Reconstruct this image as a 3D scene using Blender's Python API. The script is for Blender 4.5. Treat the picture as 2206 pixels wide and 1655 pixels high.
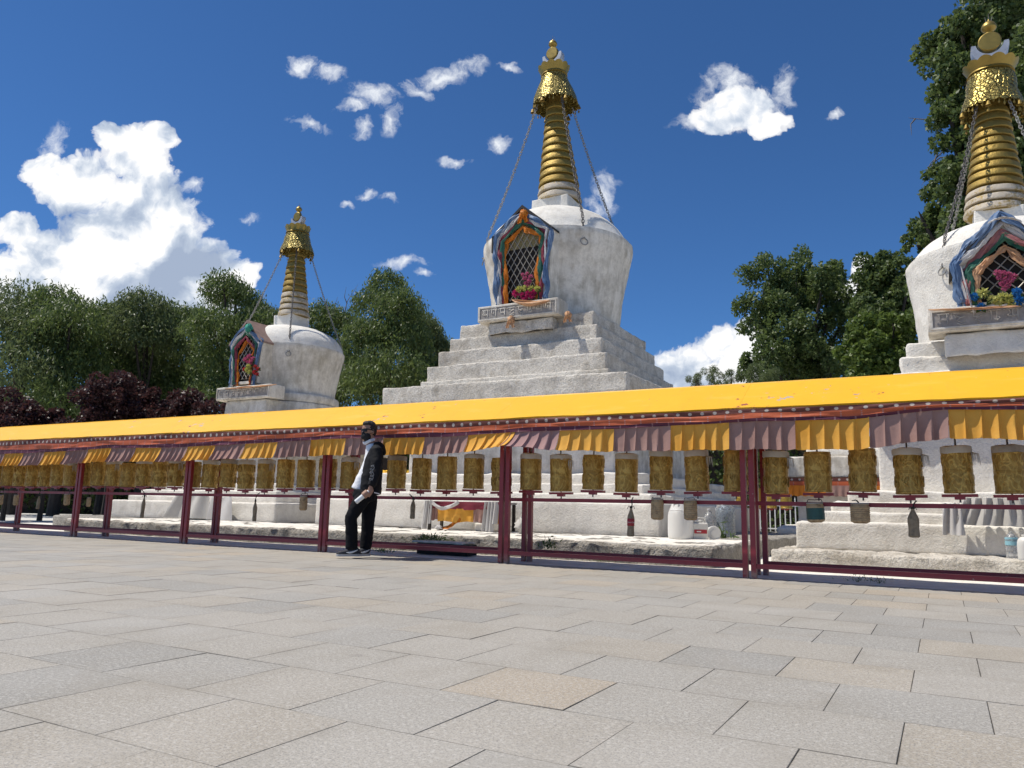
import bpy, math, random
import numpy as np
from mathutils import Vector, Matrix, noise as mn
for o in list(bpy.data.objects): bpy.data.objects.remove(o)
SC = bpy.context.scene
COL = SC.collection
PI = math.pi
# ------------------------------------------------------------------ camera
YAW, PITCH, ROLL, FPX, CAMH = .5118, .1619, .0219, 1643.95, .68
cy, sy, cp, sp, cr, sr = math.cos(YAW), math.sin(YAW), math.cos(PITCH), math.sin(PITCH), math.cos(ROLL), math.sin(ROLL)
_F = Vector((-sy*cp, cy*cp, sp)); _R = Vector((cy, sy, 0)); _U = _R.cross(_F)
_R2 = _R*cr + _U*sr; _U2 = -_R*sr + _U*cr
CAM = Vector((0, 0, CAMH))
cam_data = bpy.data.cameras.new('camera'); cam = bpy.data.objects.new('camera', cam_data); COL.objects.link(cam)
cam.matrix_world = Matrix(((_R2.x, _U2.x, -_F.x, 0), (_R2.y, _U2.y, -_F.y, 0), (_R2.z, _U2.z, -_F.z, CAMH), (0, 0, 0, 1)))
cam_data.sensor_width = 36; cam_data.lens = FPX/2206*36; cam_data.clip_start = .05; cam_data.clip_end = 2000
SC.camera = cam
def ray(x, y): return _R2*(x-1103) - _U2*(y-827.5) + _F*FPX
def aty(x, y, Y): d = ray(x, y); return CAM + d*(Y/d.y)
def atd(x, y, D): d = ray(x, y); return CAM + d*(D/math.hypot(d.x, d.y))
def atz(x, y, z): d = ray(x, y); return CAM + d*((z-CAMH)/d.z)
# ------------------------------------------------------------------ sun, sky, exposure
SUN = Vector((-.47, -.225, 1.0)).normalized()          # towards the sun
EXPOSURE, SKY = 0.22, .070
SC.view_settings.view_transform = 'Standard'; SC.view_settings.look = 'None'
SC.view_settings.exposure = EXPOSURE; SC.view_settings.gamma = 1; SC.view_settings.use_curve_mapping = False
sd = bpy.data.lights.new('sun', 'SUN'); sd.energy = 4.3; sd.angle = math.radians(.53); sd.color = (1, .945, .85)
sun = bpy.data.objects.new('sun', sd); COL.objects.link(sun); sun.rotation_euler = SUN.to_track_quat('Z', 'Y').to_euler()
class NT:
    """small helper round a node tree"""
    def __init__(s, tree): s.t = tree; s.n = tree.nodes; s.l = tree.links
    def node(s, typ, ins=None, **kw):
        n = s.n.new(typ)
        for k, v in kw.items(): setattr(n, k, v)
        for k, v in (ins or {}).items(): s.set(n.inputs[k], v)
        return n
    def set(s, sock, v):
        if isinstance(v, bpy.types.NodeSocket): s.l.new(v, sock)
        elif isinstance(v, bpy.types.Node): s.l.new(v.outputs[0], sock)
        else:
            if hasattr(sock.default_value, '__len__') and hasattr(v, '__len__') and len(sock.default_value) == 4 and len(v) == 3: v = (*v, 1)
            sock.default_value = v
    def math(s, op, a, b=None, c=None, clamp=False):
        n = s.n.new('ShaderNodeMath'); n.operation = op; n.use_clamp = clamp; s.set(n.inputs[0], a)
        if b is not None: s.set(n.inputs[1], b)
        if c is not None: s.set(n.inputs[2], c)
        return n.outputs[0]
    def vmath(s, op, a, b=None):
        n = s.n.new('ShaderNodeVectorMath'); n.operation = op; s.set(n.inputs[0], a)
        if b is not None:
            if op == 'SCALE': s.set(n.inputs[3], b)
            else: s.set(n.inputs[1], b)
        return n.outputs['Value'] if op in ('DOT_PRODUCT', 'LENGTH') else n.outputs[0]
    def noise(s, vec, scale, detail=4, rough=.55, dist=0, col=False):
        n = s.node('ShaderNodeTexNoise', {'Vector': vec, 'Scale': scale, 'Detail': detail, 'Roughness': rough, 'Distortion': dist})
        return n.outputs['Color' if col else 'Fac']
    def ramp(s, fac, stops, interp='LINEAR'):
        n = s.n.new('ShaderNodeValToRGB'); cr_ = n.color_ramp; cr_.interpolation = interp
        while len(cr_.elements) < len(stops): cr_.elements.new(.5)
        for e, (p, c) in zip(cr_.elements, stops):
            e.position = p; e.color = (c, c, c, 1) if not hasattr(c, '__len__') else (*c, 1) if len(c) == 3 else c
        s.set(n.inputs[0], fac); return n.outputs[0]
    def mix(s, fac, a, b, blend='MIX'):
        n = s.n.new('ShaderNodeMix'); n.data_type = 'RGBA'; n.blend_type = blend
        s.set(n.inputs[0], fac); s.set(n.inputs[6], a); s.set(n.inputs[7], b); return n.outputs[2]
    def bump(s, h, strength, dist, normal=None):
        n = s.node('ShaderNodeBump', {'Height': h, 'Strength': strength, 'Distance': dist})
        if normal is not None: s.set(n.inputs['Normal'], normal)
        return n.outputs[0]
world = bpy.data.worlds.new('World'); SC.world = world; world.use_nodes = True
def build_sky():
    w = NT(world.node_tree); w.n.clear()
    az = math.atan2(SUN.x, SUN.y)
    sky = w.node('ShaderNodeTexSky', sky_type='NISHITA', sun_disc=False, sun_elevation=math.asin(SUN.z), sun_rotation=az,
                 altitude=3650, air_density=1.15, dust_density=.25, ozone_density=2.5)
    skyc = w.mix(1.0, w.vmath('SCALE', sky.outputs[0], SKY), (.60, 1.02, 1.42, 1), 'MULTIPLY')
    g = w.node('ShaderNodeNewGeometry'); dirv = w.vmath('SCALE', g.outputs['Incoming'], -1.0)
    f0 = Vector((-sy, cy, 0)); r0 = Vector((cy, sy, 0))
    fdot = w.vmath('DOT_PRODUCT', dirv, tuple(f0)); el = w.node('ShaderNodeSeparateXYZ', {'Vector': dirv}).outputs['Z']
    fd = w.math('MAXIMUM', fdot, .02)
    u = w.math('DIVIDE', w.vmath('DOT_PRODUCT', dirv, tuple(r0)), fd)
    v = w.math('DIVIDE', el, fd)
    uv = w.node('ShaderNodeCombineXYZ', {'X': u, 'Y': v}).outputs[0]
    def n2d(p, scale, det, rough, col=False):
        n = w.node('ShaderNodeTexNoise', {'Vector': p, 'Scale': scale, 'Detail': det, 'Roughness': rough}, noise_dimensions='2D'); return n.outputs['Color' if col else 'Fac']
    def warp(p, sc, amp, det):
        return w.vmath('ADD', p, w.vmath('SCALE', w.vmath('SUBTRACT', n2d(p, sc, det, .6, True), (.5, .5, .5)), amp))
    def UV(x, y): d = ray(x, y); k = d.dot(f0); return d.dot(r0)/k, d.z/k
    K = .000655
    def blobs(p, lst):
        acc = None
        for b in lst:
            x, y, rx, ry = b[:4]; rot = b[4] if len(b) > 4 else 0; a, c = UV(x, y)
            m = w.node('ShaderNodeMapping', {'Vector': p, 'Location': (a, c, 0), 'Rotation': (0, 0, math.radians(rot)), 'Scale': (rx*K, ry*K, 1)}, vector_type='TEXTURE')
            gr = w.node('ShaderNodeTexGradient', {'Vector': m.outputs[0]}, gradient_type='SPHERICAL').outputs['Fac']
            acc = gr if acc is None else w.math('MAXIMUM', acc, gr)
        return acc
    big = [(290,335,92,80),(350,300,48,38),(235,300,44,40),(160,395,120,80),(90,370,60,45),(300,430,120,105),(345,520,120,125),(240,520,150,120),
           (410,590,125,100),(475,610,85,70),(115,545,120,80),(40,500,62,48),(40,620,140,90),(220,620,170,120),(380,650,190,110),(515,605,48,48),
           (1595,232,105,58),(1540,258,75,36),(1645,262,60,38),(1485,800,95,80),(1575,745,100,55),(1628,720,70,45),(1440,820,80,50),(1640,800,130,90),(1855,585,34,34),(1835,640,40,50)]
    p1 = warp(uv, 10, .050, 4)
    nz = n2d(p1, 26, 6, .60)
    fb = blobs(p1, big)
    dens = w.math('ADD', w.math('MULTIPLY', fb, 1.2), w.math('MULTIPLY', w.math('SUBTRACT', nz, .5), .85))
    cum = w.math('MULTIPLY', w.ramp(dens, [(.16, 0), (.30, .75), (.44, 1)], 'EASE'), w.ramp(fb, [(.02, 0), (.12, 1)]))
    nz2 = n2d(w.vmath('ADD', p1, (-.009, .017, 0)), 26, 4, .60)
    pb = warp(uv, 5, .06, 2)
    bn = n2d(pb, 9, 3, .55); bn2 = n2d(w.vmath('ADD', pb, (-.022, .040, 0)), 9, 3, .55)
    rel = w.math('ADD', w.math('MULTIPLY', w.math('SUBTRACT', nz, nz2), 1.15), w.math('MULTIPLY', w.math('SUBTRACT', bn, bn2), 2.6))
    shade = blobs(pb, [(400,570,150,110),(330,650,210,120),(1500,835,120,60),(1440,830,70,60)])
    lum = w.math('SUBTRACT', w.math('ADD', rel, .93), w.math('MULTIPLY', shade, 1.1))
    ccol = w.ramp(lum, [(.1, (.33, .40, .53)), (.5, (.47, .54, .65)), (.80, (.71, .75, .81)), (1.02, (.89, .89, .89))])
    wisp = [(650,140,70,34),(712,160,66,28,-18),(805,205,80,44),(765,228,70,20,10),(775,272,34,44),(842,258,36,50,0),
            (664,266,70,20,-10),(955,170,90,40,22),(1015,142,56,34,10),(905,198,70,26,-20),(1080,306,44,28,30),(978,350,46,18),
            (785,414,40,20),(840,425,36,20),(740,444,20,16),(1590,225,150,90),(1500,262,80,36,20),(1692,185,34,80),(1565,175,80,56),
            (1300,425,46,80,-15),(1270,455,40,46),(868,572,80,22),(914,596,38,12),(540,470,38,20),(122,312,46,66),(412,405,46,28,20),
            (1800,250,36,14,35),(1100,148,40,14)]
    p2 = warp(uv, 16, .040, 4)
    n2 = n2d(p2, 34, 7, .66)
    fw = blobs(p2, wisp)
    d2 = w.math('ADD', w.math('MULTIPLY', fw, 1.0), w.math('MULTIPLY', w.math('SUBTRACT', n2, .60), 1.9))
    wm = w.math('MULTIPLY', w.ramp(d2, [(.06, 0), (.42, .34), (.95, .92)], 'LINEAR'), w.ramp(fw, [(.17, 0), (.42, 1)]))
    c1 = w.mix(wm, skyc, (.80, .83, .87, 1)); c2 = w.mix(cum, c1, ccol)
    front = w.node('ShaderNodeBackground', {'Color': c2, 'Strength': 1.0})
    # small fair-weather clouds in the rest of the sky
    plane = w.vmath('SCALE', dirv, w.math('DIVIDE', 1.0, w.math('ADD', w.math('MAXIMUM', el, 0.0), .12)))
    rc = w.math('MULTIPLY', w.ramp(n2d(plane, 1.1, 4, .62), [(.60, 0), (.74, .9)]), w.ramp(fdot, [(.35, 1), (.55, 0)]))
    back = w.node('ShaderNodeBackground', {'Color': w.mix(rc, skyc, (.88, .91, .96, 1)), 'Strength': 1.0})
    inside = w.math('MULTIPLY', w.math('MULTIPLY', w.math('GREATER_THAN', fdot, .6), w.math('GREATER_THAN', el, -.03)), w.math('MULTIPLY', w.math('LESS_THAN', v, .66), w.math('LESS_THAN', w.math('ABSOLUTE', u), .80)))
    mx = w.node('ShaderNodeMixShader', {0: inside, 1: back.outputs[0], 2: front.outputs[0]})
    w.node('ShaderNodeOutputWorld', {'Surface': mx.outputs[0]})
build_sky()
world.cycles.sampling_method = 'MANUAL'; world.cycles.sample_map_resolution = 256
SC.cycles.max_bounces = 6; SC.cycles.diffuse_bounces = 3; SC.cycles.glossy_bounces = 3; SC.cycles.transmission_bounces = 5; SC.cycles.transparent_max_bounces = 6
# ------------------------------------------------------------------ mesh helpers
class MB:
    def __init__(s): s.v = []; s.f = []; s.uv = {}
    def add(s, vs, fs):
        o = len(s.v); s.v += [tuple(p) for p in vs]; s.f += [tuple(i+o for i in q) for q in fs]; return s
    def bx(s, x0, x1, y0, y1, z0, z1):
        return s.add([(x0,y0,z0),(x1,y0,z0),(x1,y1,z0),(x0,y1,z0),(x0,y0,z1),(x1,y0,z1),(x1,y1,z1),(x0,y1,z1)],
                     [(3,2,1,0),(4,5,6,7),(0,1,5,4),(1,2,6,5),(2,3,7,6),(3,0,4,7)])
    def box(s, c, d): return s.bx(c[0]-d[0]/2, c[0]+d[0]/2, c[1]-d[1]/2, c[1]+d[1]/2, c[2]-d[2]/2, c[2]+d[2]/2)
    def lathe(s, prof, seg=24, c=(0,0,0), fn=None, cap=True):
        vs = []; fs = []; n = len(prof)
        for j in range(seg):
            a = 2*PI*j/seg
            for i, (r, z) in enumerate(prof):
                if fn: r, z = fn(r, z, a, i)
                vs.append((c[0]+r*math.cos(a), c[1]+r*math.sin(a), c[2]+z))
        for j in range(seg):
            k = (j+1) % seg
            for i in range(n-1): fs.append((j*n+i, k*n+i, k*n+i+1, j*n+i+1))
        if cap:
            fs.append(tuple(j*n for j in range(seg))[::-1]); fs.append(tuple(j*n+n-1 for j in range(seg)))
        return s.add(vs, fs)
    def tube(s, pts, rad, seg=8, cap=True, flat=1.0, up=None, fn=None):
        pts = [Vector(p) for p in pts]; n = len(pts)
        if not hasattr(rad, '__len__'): rad = [rad]*n
        vs = []; fs = []; prev = None
        for i, p in enumerate(pts):
            t = (pts[min(i+1, n-1)]-pts[max(i-1, 0)]).normalized()
            if prev is None:
                ref = Vector(up) if up else (Vector((0,0,1)) if abs(t.z) < .9 else Vector((1,0,0)))
                a = (ref - t*ref.dot(t)).normalized()
            else: a = (prev - t*prev.dot(t)).normalized()
            prev = a; b = t.cross(a)
            r = rad[i]; ra, rb = r if hasattr(r, '__len__') else (r, r*flat)
            for j in range(seg):
                th = 2*PI*j/seg; k = fn(i/(n-1), th) if fn else 1
                vs.append(p + a*(math.cos(th)*ra*k) + b*(math.sin(th)*rb*k))
        for i in range(n-1):
            for j in range(seg):
                k = (j+1) % seg; fs.append((i*seg+j, i*seg+k, (i+1)*seg+k, (i+1)*seg+j))
        if cap: fs.append(tuple(range(seg))[::-1]); fs.append(tuple((n-1)*seg+j for j in range(seg)))
        return s.add(vs, fs)
    def torus(s, c, R, r, ax=(0,0,1), n=14, m=6, sx=1.0, rot=None):
        q = Vector(ax).to_track_quat('Z', 'Y') if rot is None else rot
        vs = []; fs = []
        for i in range(n):
            a = 2*PI*i/n
            for j in range(m):
                b = 2*PI*j/m; p = Vector(((R+r*math.cos(b))*math.cos(a)*sx, (R+r*math.cos(b))*math.sin(a), r*math.sin(b)))
                vs.append(Vector(c) + q @ p)
        for i in range(n):
            for j in range(m): fs.append((i*m+j, ((i+1) % n)*m+j, ((i+1) % n)*m+(j+1) % m, i*m+(j+1) % m))
        return s.add(vs, fs)
    def prism(s, poly, y0, y1):          # poly of (x, z), extruded along y
        n = len(poly); vs = [(x, y0, z) for x, z in poly] + [(x, y1, z) for x, z in poly]
        fs = [tuple(range(n)), tuple(range(2*n-1, n-1, -1))] + [(i, i+n, (i+1) % n+n, (i+1) % n) for i in range(n)]
        return s.add(vs, fs)
    def frame(s, outer, inner, y0, y1):  # a plate with a hole, same number of points
        n = len(outer); P = [(x, y0, z) for x, z in outer] + [(x, y0, z) for x, z in inner] + [(x, y1, z) for x, z in outer] + [(x, y1, z) for x, z in inner]
        fs = []
        for i in range(n):
            k = (i+1) % n
            fs += [(i, k, n+k, n+i), (2*n+k, 2*n+i, 3*n+i, 3*n+k), (i, 2*n+i, 2*n+k, k), (n+i, n+k, 3*n+k, 3*n+i)]
        return s.add(P, fs)
    def sheet(s, fn, nu, nv, th=0.0):    # fn(u,v)->point ; th gives it thickness along its normal
        P = [[Vector(fn(i/nu, j/nv)) for j in range(nv+1)] for i in range(nu+1)]
        idx = lambda i, j: i*(nv+1)+j
        vs = [P[i][j] for i in range(nu+1) for j in range(nv+1)]
        fs = [(idx(i,j), idx(i+1,j), idx(i+1,j+1), idx(i,j+1)) for i in range(nu) for j in range(nv)]
        if th:
            N = len(vs); nn = []
            for i in range(nu+1):
                for j in range(nv+1):
                    a = P[min(i+1,nu)][j]-P[max(i-1,0)][j]; b = P[i][min(j+1,nv)]-P[i][max(j-1,0)]
                    nn.append(a.cross(b).normalized())
            vs = vs + [p-q*th for p, q in zip(vs, nn)]
            fs = fs + [tuple(k+N for k in f[::-1]) for f in fs]
            for i in range(nu):
                fs.append((idx(i,0)+N, idx(i+1,0)+N, idx(i+1,0), idx(i,0))); fs.append((idx(i,nv), idx(i+1,nv), idx(i+1,nv)+N, idx(i,nv)+N))
            for j in range(nv):
                fs.append((idx(0,j), idx(0,j+1), idx(0,j+1)+N, idx(0,j)+N)); fs.append((idx(nu,j)+N, idx(nu,j+1)+N, idx(nu,j+1), idx(nu,j)))
        return s.add(vs, fs)
    def rough(s, x0, x1, y0, y1, z0, z1, step=.12, amp=.02, r=.03, fr=2.2, seed=0, bottom=False):
        """box with worn rounded edges and an uneven, hand plastered face"""
        def ticks(a, b):
            n = max(2, int(round((b-a)/step))); t = [a+(b-a)*i/n for i in range(n+1)]
            return sorted(set([a, a+r*.5, a+r, b-r, b-r*.5, b] + [q for q in t if a+r*1.6 < q < b-r*1.6]))
        X, Y, Z = ticks(x0, x1), ticks(y0, y1), ticks(z0, z1)
        lo = Vector((x0+r, y0+r, z0+r)); hi = Vector((x1-r, y1-r, z1-r)); d = {}; vs = []; fs = []
        def vid(p):
            k = (round(p[0], 5), round(p[1], 5), round(p[2], 5))
            if k not in d:
                q = Vector(p); c = Vector([min(max(q[i], lo[i]), hi[i]) for i in range(3)]); e = q-c
                if e.length > 1e-9: q = c + e.normalized()*r
                w = q*fr + Vector((seed*7.3, seed*3.1, seed))
                nv = mn.noise_vector(w)*amp + mn.noise_vector(w*3.7)*amp*.5 + mn.noise_vector(w*8.1)*amp*.4 + mn.noise_vector(w*.35)*amp*.8
                d[k] = len(vs); vs.append(q+nv)
            return d[k]
        def face(A, B, mk, flip):
            for i in range(len(A)-1):
                for j in range(len(B)-1):
                    q = [vid(mk(A[i], B[j])), vid(mk(A[i+1], B[j])), vid(mk(A[i+1], B[j+1])), vid(mk(A[i], B[j+1]))]
                    fs.append(tuple(q[::-1] if flip else q))
        face(X, Z, lambda a, b: (a, y0, b), False); face(X, Z, lambda a, b: (a, y1, b), True)
        face(Y, Z, lambda a, b: (x0, a, b), True); face(Y, Z, lambda a, b: (x1, a, b), False)
        face(X, Y, lambda a, b: (a, b, z1), False)
        if bottom: face(X, Y, lambda a, b: (a, b, z0), True)
        return s.add(vs, fs)
    def mesh(s, name, smooth=True, angle=38):
        me = bpy.data.meshes.new(name); me.from_pydata(s.v, [], s.f)
        if smooth:
            me.shade_smooth(); me.set_sharp_from_angle(angle=math.radians(angle))
        me.update(); return me
    def build(s, name, mat, parent=None, smooth=True, angle=38, loc=None):
        o = bpy.data.objects.new(name, s.mesh(name, smooth, angle)); COL.objects.link(o)
        if mat is not None: o.data.materials.append(mat)
        if parent: o.parent = parent
        if loc: o.location = loc
        return o
def tag(o, label=None, cat=None, group=None, kind=None):
    if label: o['label'] = label
    if cat: o['category'] = cat
    if group: o['group'] = group
    if kind: o['kind'] = kind
    return o
def thing(name, label, cat, loc=(0,0,0), rz=0, group=None):
    o = bpy.data.objects.new(name, None); COL.objects.link(o); o.location = loc; o.rotation_euler = (0, 0, rz); o.empty_display_size = .1
    return tag(o, label, cat, group)
def inst(name, mesh, parent=None, loc=(0,0,0), rot=(0,0,0), scale=None):
    o = bpy.data.objects.new(name, mesh); COL.objects.link(o); o.location = loc; o.rotation_euler = rot
    if scale: o.scale = scale
    if parent: o.parent = parent
    return o
def copy_tree(o, parent=None):
    c = o.copy(); COL.objects.link(c)
    if parent: c.parent = parent
    for ch in list(o.children): copy_tree(ch, c)
    return c
ORD = ['first','second','third','fourth','fifth','sixth','seventh','eighth','ninth','tenth','eleventh','twelfth','thirteenth','fourteenth','fifteenth','sixteenth','seventeenth','eighteenth','nineteenth']
def ordinal(n):
    if n <= 19: return ORD[n-1]
    tens = {2: 'twent', 3: 'thirt', 4: 'fort', 5: 'fift'}[n//10]
    return tens+'ieth' if n % 10 == 0 else tens+'y-'+ORD[n % 10-1]
def lerp_keys(K, x):
    if x <= K[0][0]: return K[0][1]
    for (a, b), (c, d) in zip(K, K[1:]):
        if x <= c: t = (x-a)/(c-a); return b+(d-b)*t
    return K[-1][1]
# ------------------------------------------------------------------ materials
def material(name, fn):
    m = bpy.data.materials.new(name); m.use_nodes = True; n = NT(m.node_tree); n.n.clear()
    n.pos = n.node('ShaderNodeNewGeometry').outputs['Position']
    b = n.node('ShaderNodeBsdfPrincipled'); out = n.node('ShaderNodeOutputMaterial', {'Surface': b.outputs[0]}); n.b = b; n.out = out
    fn(n); return m
def setp(n, **kw):
    mp = dict(color='Base Color', rough='Roughness', metal='Metallic', normal='Normal', spec='Specular IOR Level', trans='Transmission Weight', ior='IOR', alpha='Alpha', sheen='Sheen Weight', coat='Coat Weight')
    for k, v in kw.items(): n.set(n.b.inputs[mp[k]], v)
def plain(name, c, rough=.6, metal=0, var=.12, scale=6, bump=0, spec=.5):
    def fn(n):
        a = n.noise(n.pos, scale, 5, .6)
        col = n.mix(a, tuple(x*(1-var*1.6) for x in c), tuple(min(1, x*(1+var*1.6)) for x in c))
        setp(n, color=col, rough=n.math('ADD', n.math('MULTIPLY', a, .16), rough-.08), metal=metal, spec=spec)
        if bump: setp(n, normal=n.bump(n.noise(n.pos, scale*6, 4), bump, .01))
    return material(name, fn)
def plaster(name, base, dirt, amount, fine=.5, rough_scale=22, streak=.5, rel=.03, grain_shade=.10):
    def fn(n):
        p = n.pos
        big = n.noise(p, .9, 5, .6); mid = n.noise(p, 4.2, 6, .65); fin = n.noise(p, rough_scale, 5, .65)
        st = n.noise(n.vmath('MULTIPLY', p, (7, 7, .8)), 1.0, 4, .6)
        d = n.math('ADD', n.math('MULTIPLY', mid, .55), n.math('ADD', n.math('MULTIPLY', big, .5), n.math('MULTIPLY', st, streak*.5)))
        dm = n.ramp(d, [(.55+.12*streak, 0), (.86+.04*streak, 1)])
        c = n.mix(n.math('MULTIPLY', dm, amount), base, dirt)
        c = n.mix(n.math('MULTIPLY', n.ramp(fin, [(.46, .0), (.60, 1)]), grain_shade), c, tuple(x*.55 for x in dirt))  # dark speckle in a dirt tone, painting in the shading of rough-cast grains
        bl = n.ramp(n.noise(n.vmath('ADD', p, (13, 4, 2)), 1.5, 6, .66, .9), [(.50, 0), (.66, 1)])
        c = n.mix(n.math('MULTIPLY', bl, .42*amount), c, tuple(x*.92 for x in dirt))
        dr = n.ramp(n.noise(n.vmath('MULTIPLY', p, (8.5, 8.5, .42)), 1.0, 5, .62), [(.56, 0), (.70, 1)])
        c = n.mix(n.math('MULTIPLY', dr, .40*amount*streak), c, tuple(x*.8 for x in dirt))
        pits = n.ramp(n.noise(p, 9, 6, .75), [(.30, 1), (.36, 0)])
        c = n.mix(n.math('MULTIPLY', pits, .35), c, tuple(x*.6 for x in dirt))
        h = n.math('ADD', n.math('MULTIPLY', fin, .6), n.math('ADD', n.math('MULTIPLY', mid, .9), n.math('MULTIPLY', n.noise(p, rough_scale*2.6, 3), .25)))
        setp(n, color=c, rough=.93, spec=.2, normal=n.bump(h, fine, rel))
    return material(name, fn)
M = {}
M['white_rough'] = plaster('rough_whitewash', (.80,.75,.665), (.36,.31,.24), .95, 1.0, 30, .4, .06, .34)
M['white_wall'] = plaster('smooth_whitewash', (.78,.735,.655), (.40,.355,.285), .9, .45, 18, .8, .025, .12)
M['white_bright'] = plaster('fresh_whitewash', (.81,.775,.705), (.50,.455,.385), .6, .8, 28, .5, .028, .10)
M['stone_face'] = plaster('rough_stone_face', (.52,.485,.43), (.15,.13,.105), 1.0, 1.0, 24, .2, .12, .4)
def _slab(n):
    p = n.pos; P = .5135
    sx = n.node('ShaderNodeSeparateXYZ', {'Vector': p})
    row = n.math('FLOOR', n.math('DIVIDE', n.math('SUBTRACT', sx.outputs['Y'], 2.513), P))
    odd = n.math('MULTIPLY', n.math('PINGPONG', row, 1.0), P*.5)
    colx = n.math('FLOOR', n.math('DIVIDE', n.math('ADD', n.math('ADD', sx.outputs['X'], .155), odd), P))
    cell = n.node('ShaderNodeCombineXYZ', {'X': colx, 'Y': row}).outputs[0]
    wn = n.node('ShaderNodeTexWhiteNoise', {'Vector': cell}, noise_dimensions='2D')
    tint = n.ramp(wn.outputs['Value'], [(0, (0.298,0.284,0.253)), (.15, (0.350,0.330,0.291)), (.45, (0.383,0.355,0.306)), (.75, (0.378,0.343,0.287)), (.92, (0.402,0.353,0.280)), (1, (0.416,0.345,0.257))])
    sp = n.noise(p, 150, 4, .75); sp2 = n.noise(p, 62, 4, .7)
    c = n.mix(n.ramp(sp, [(.38, .9), (.53, 0)]), tint, (.16,.155,.15))
    c = n.mix(n.ramp(sp2, [(.50, 0), (.68, .6)]), c, (.58,.555,.51))
    st = n.noise(p, 1.7, 6, .62, .6)
    c = n.mix(n.ramp(st, [(.48, 0), (.70, .42)]), c, (.26,.232,.19))
    st2 = n.noise(n.vmath('ADD', p, (31, 7, 3)), .55, 5, .6, .8)
    c = n.mix(n.ramp(st2, [(.48, 0), (.70, .22)]), c, (.50,.475,.44))
    fx = n.math('FRACT', n.math('DIVIDE', n.math('ADD', n.math('ADD', sx.outputs['X'], .155), odd), P)); fy = n.math('FRACT', n.math('DIVIDE', n.math('SUBTRACT', sx.outputs['Y'], 2.513), P))
    ex = n.math('MINIMUM', fx, n.math('SUBTRACT', 1.0, fx)); ey = n.math('MINIMUM', fy, n.math('SUBTRACT', 1.0, fy)); ed = n.math('MULTIPLY', n.math('MINIMUM', ex, ey), P)
    grime = n.noise(n.vmath('ADD', p, (2, 9, 4)), 3.1, 5, .65)
    rim = n.math('MULTIPLY', n.ramp(n.math('MULTIPLY', ed, 8.0), [(.0, 1), (.75, 0)]), n.ramp(grime, [(.46, 0), (.68, .42)]))
    c = n.mix(rim, c, (.25,.225,.185))
    wdt = n.math('ADD', .0008, n.math('MULTIPLY', n.noise(p, 7, 3, .6), .0042))
    jn = n.math('MULTIPLY', n.math('LESS_THAN', ed, wdt), n.ramp(n.noise(n.vmath('ADD', p, (7, 1, 2)), 2.4, 4, .6), [(.36, .25), (.62, .85)]))
    c = n.mix(jn, c, (.11,.10,.085))
    dab = n.ramp(n.noise(n.vmath('ADD', p, (3, 17, 1)), 5.5, 3, .5), [(.72, 0), (.76, .3)])
    c = n.mix(dab, c, (.20,.185,.165))
    setp(n, color=c, rough=n.math('ADD', .62, n.math('MULTIPLY', st, .25)), spec=.35, normal=n.bump(n.math('ADD', sp, n.math('MULTIPLY', sp2, .6)), .22, .004))
M['slab'] = material('granite_slab', _slab)
M['grout'] = plain('joint_sand', (.15,.135,.115), .95, var=.3, scale=30)
def _ground(n):
    a = n.noise(n.pos, .8, 6, .6); b = n.noise(n.pos, 14, 5, .65)
    c = n.mix(a, (.50,.485,.45), (.66,.645,.61)); c = n.mix(n.ramp(b, [(.55, 0), (.75, .5)]), c, (.33,.30,.26))
    setp(n, color=c, rough=.95, spec=.2, normal=n.bump(b, .4, .02))
M['ground'] = material('pale_ground', _ground)
def _yellow(n):
    p = n.pos; a = n.noise(p, 1.3, 5, .6)
    c = n.mix(a, (.78,.395,.011), (.84,.46,.018))
    fade = n.ramp(n.noise(n.vmath('MULTIPLY', p, (1, 3, 3)), 2.1, 5, .6, .4), [(.56, 0), (.72, .16)])
    c = n.mix(fade, c, (.93,.64,.20))
    sep = n.node('ShaderNodeSeparateXYZ', {'Vector': p}).outputs['Z']
    low = n.ramp(sep, [(.0, 1), (1, 1)])
    ch = n.noise(p, 6.5, 7, .72); clus = n.noise(n.vmath('ADD', p, (9, 2, 0)), .75, 4, .6)
    pm = n.ramp(n.math('ADD', ch, n.math('MULTIPLY', clus, .55)), [(.945, 0), (.965, 1)])
    pc = n.mix(n.ramp(n.noise(p, 3, 2), [(.47, 0), (.53, 1)]), (.30,.075,.055), (.40,.36,.33))
    c = n.mix(pm, c, pc)
    sp = n.ramp(n.noise(n.vmath('ADD', p, (5, 5, 5)), 34, 3, .6), [(.735, 0), (.76, 1)])
    c = n.mix(sp, c, (.95,.86,.62))
    dk = n.ramp(n.noise(n.vmath('MULTIPLY', p, (12, 26, 26)), 1.0, 4, .6), [(.71, 0), (.745, .8)])
    c = n.mix(dk, c, (.22,.11,.03))
    gr = n.ramp(n.noise(n.vmath('MULTIPLY', p, (3, .8, .8)), 2.6, 5, .6), [(.55, 0), (.8, .22)])
    c = n.mix(gr, c, (.50,.27,.05))
    setp(n, color=c, rough=.5, spec=.35, normal=n.bump(n.math('ADD', ch, n.math('MULTIPLY', n.noise(p, 1.5, 2), 2.0)), .15, .02))
M['yellow'] = material('yellow_roof_paint', _yellow)
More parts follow.
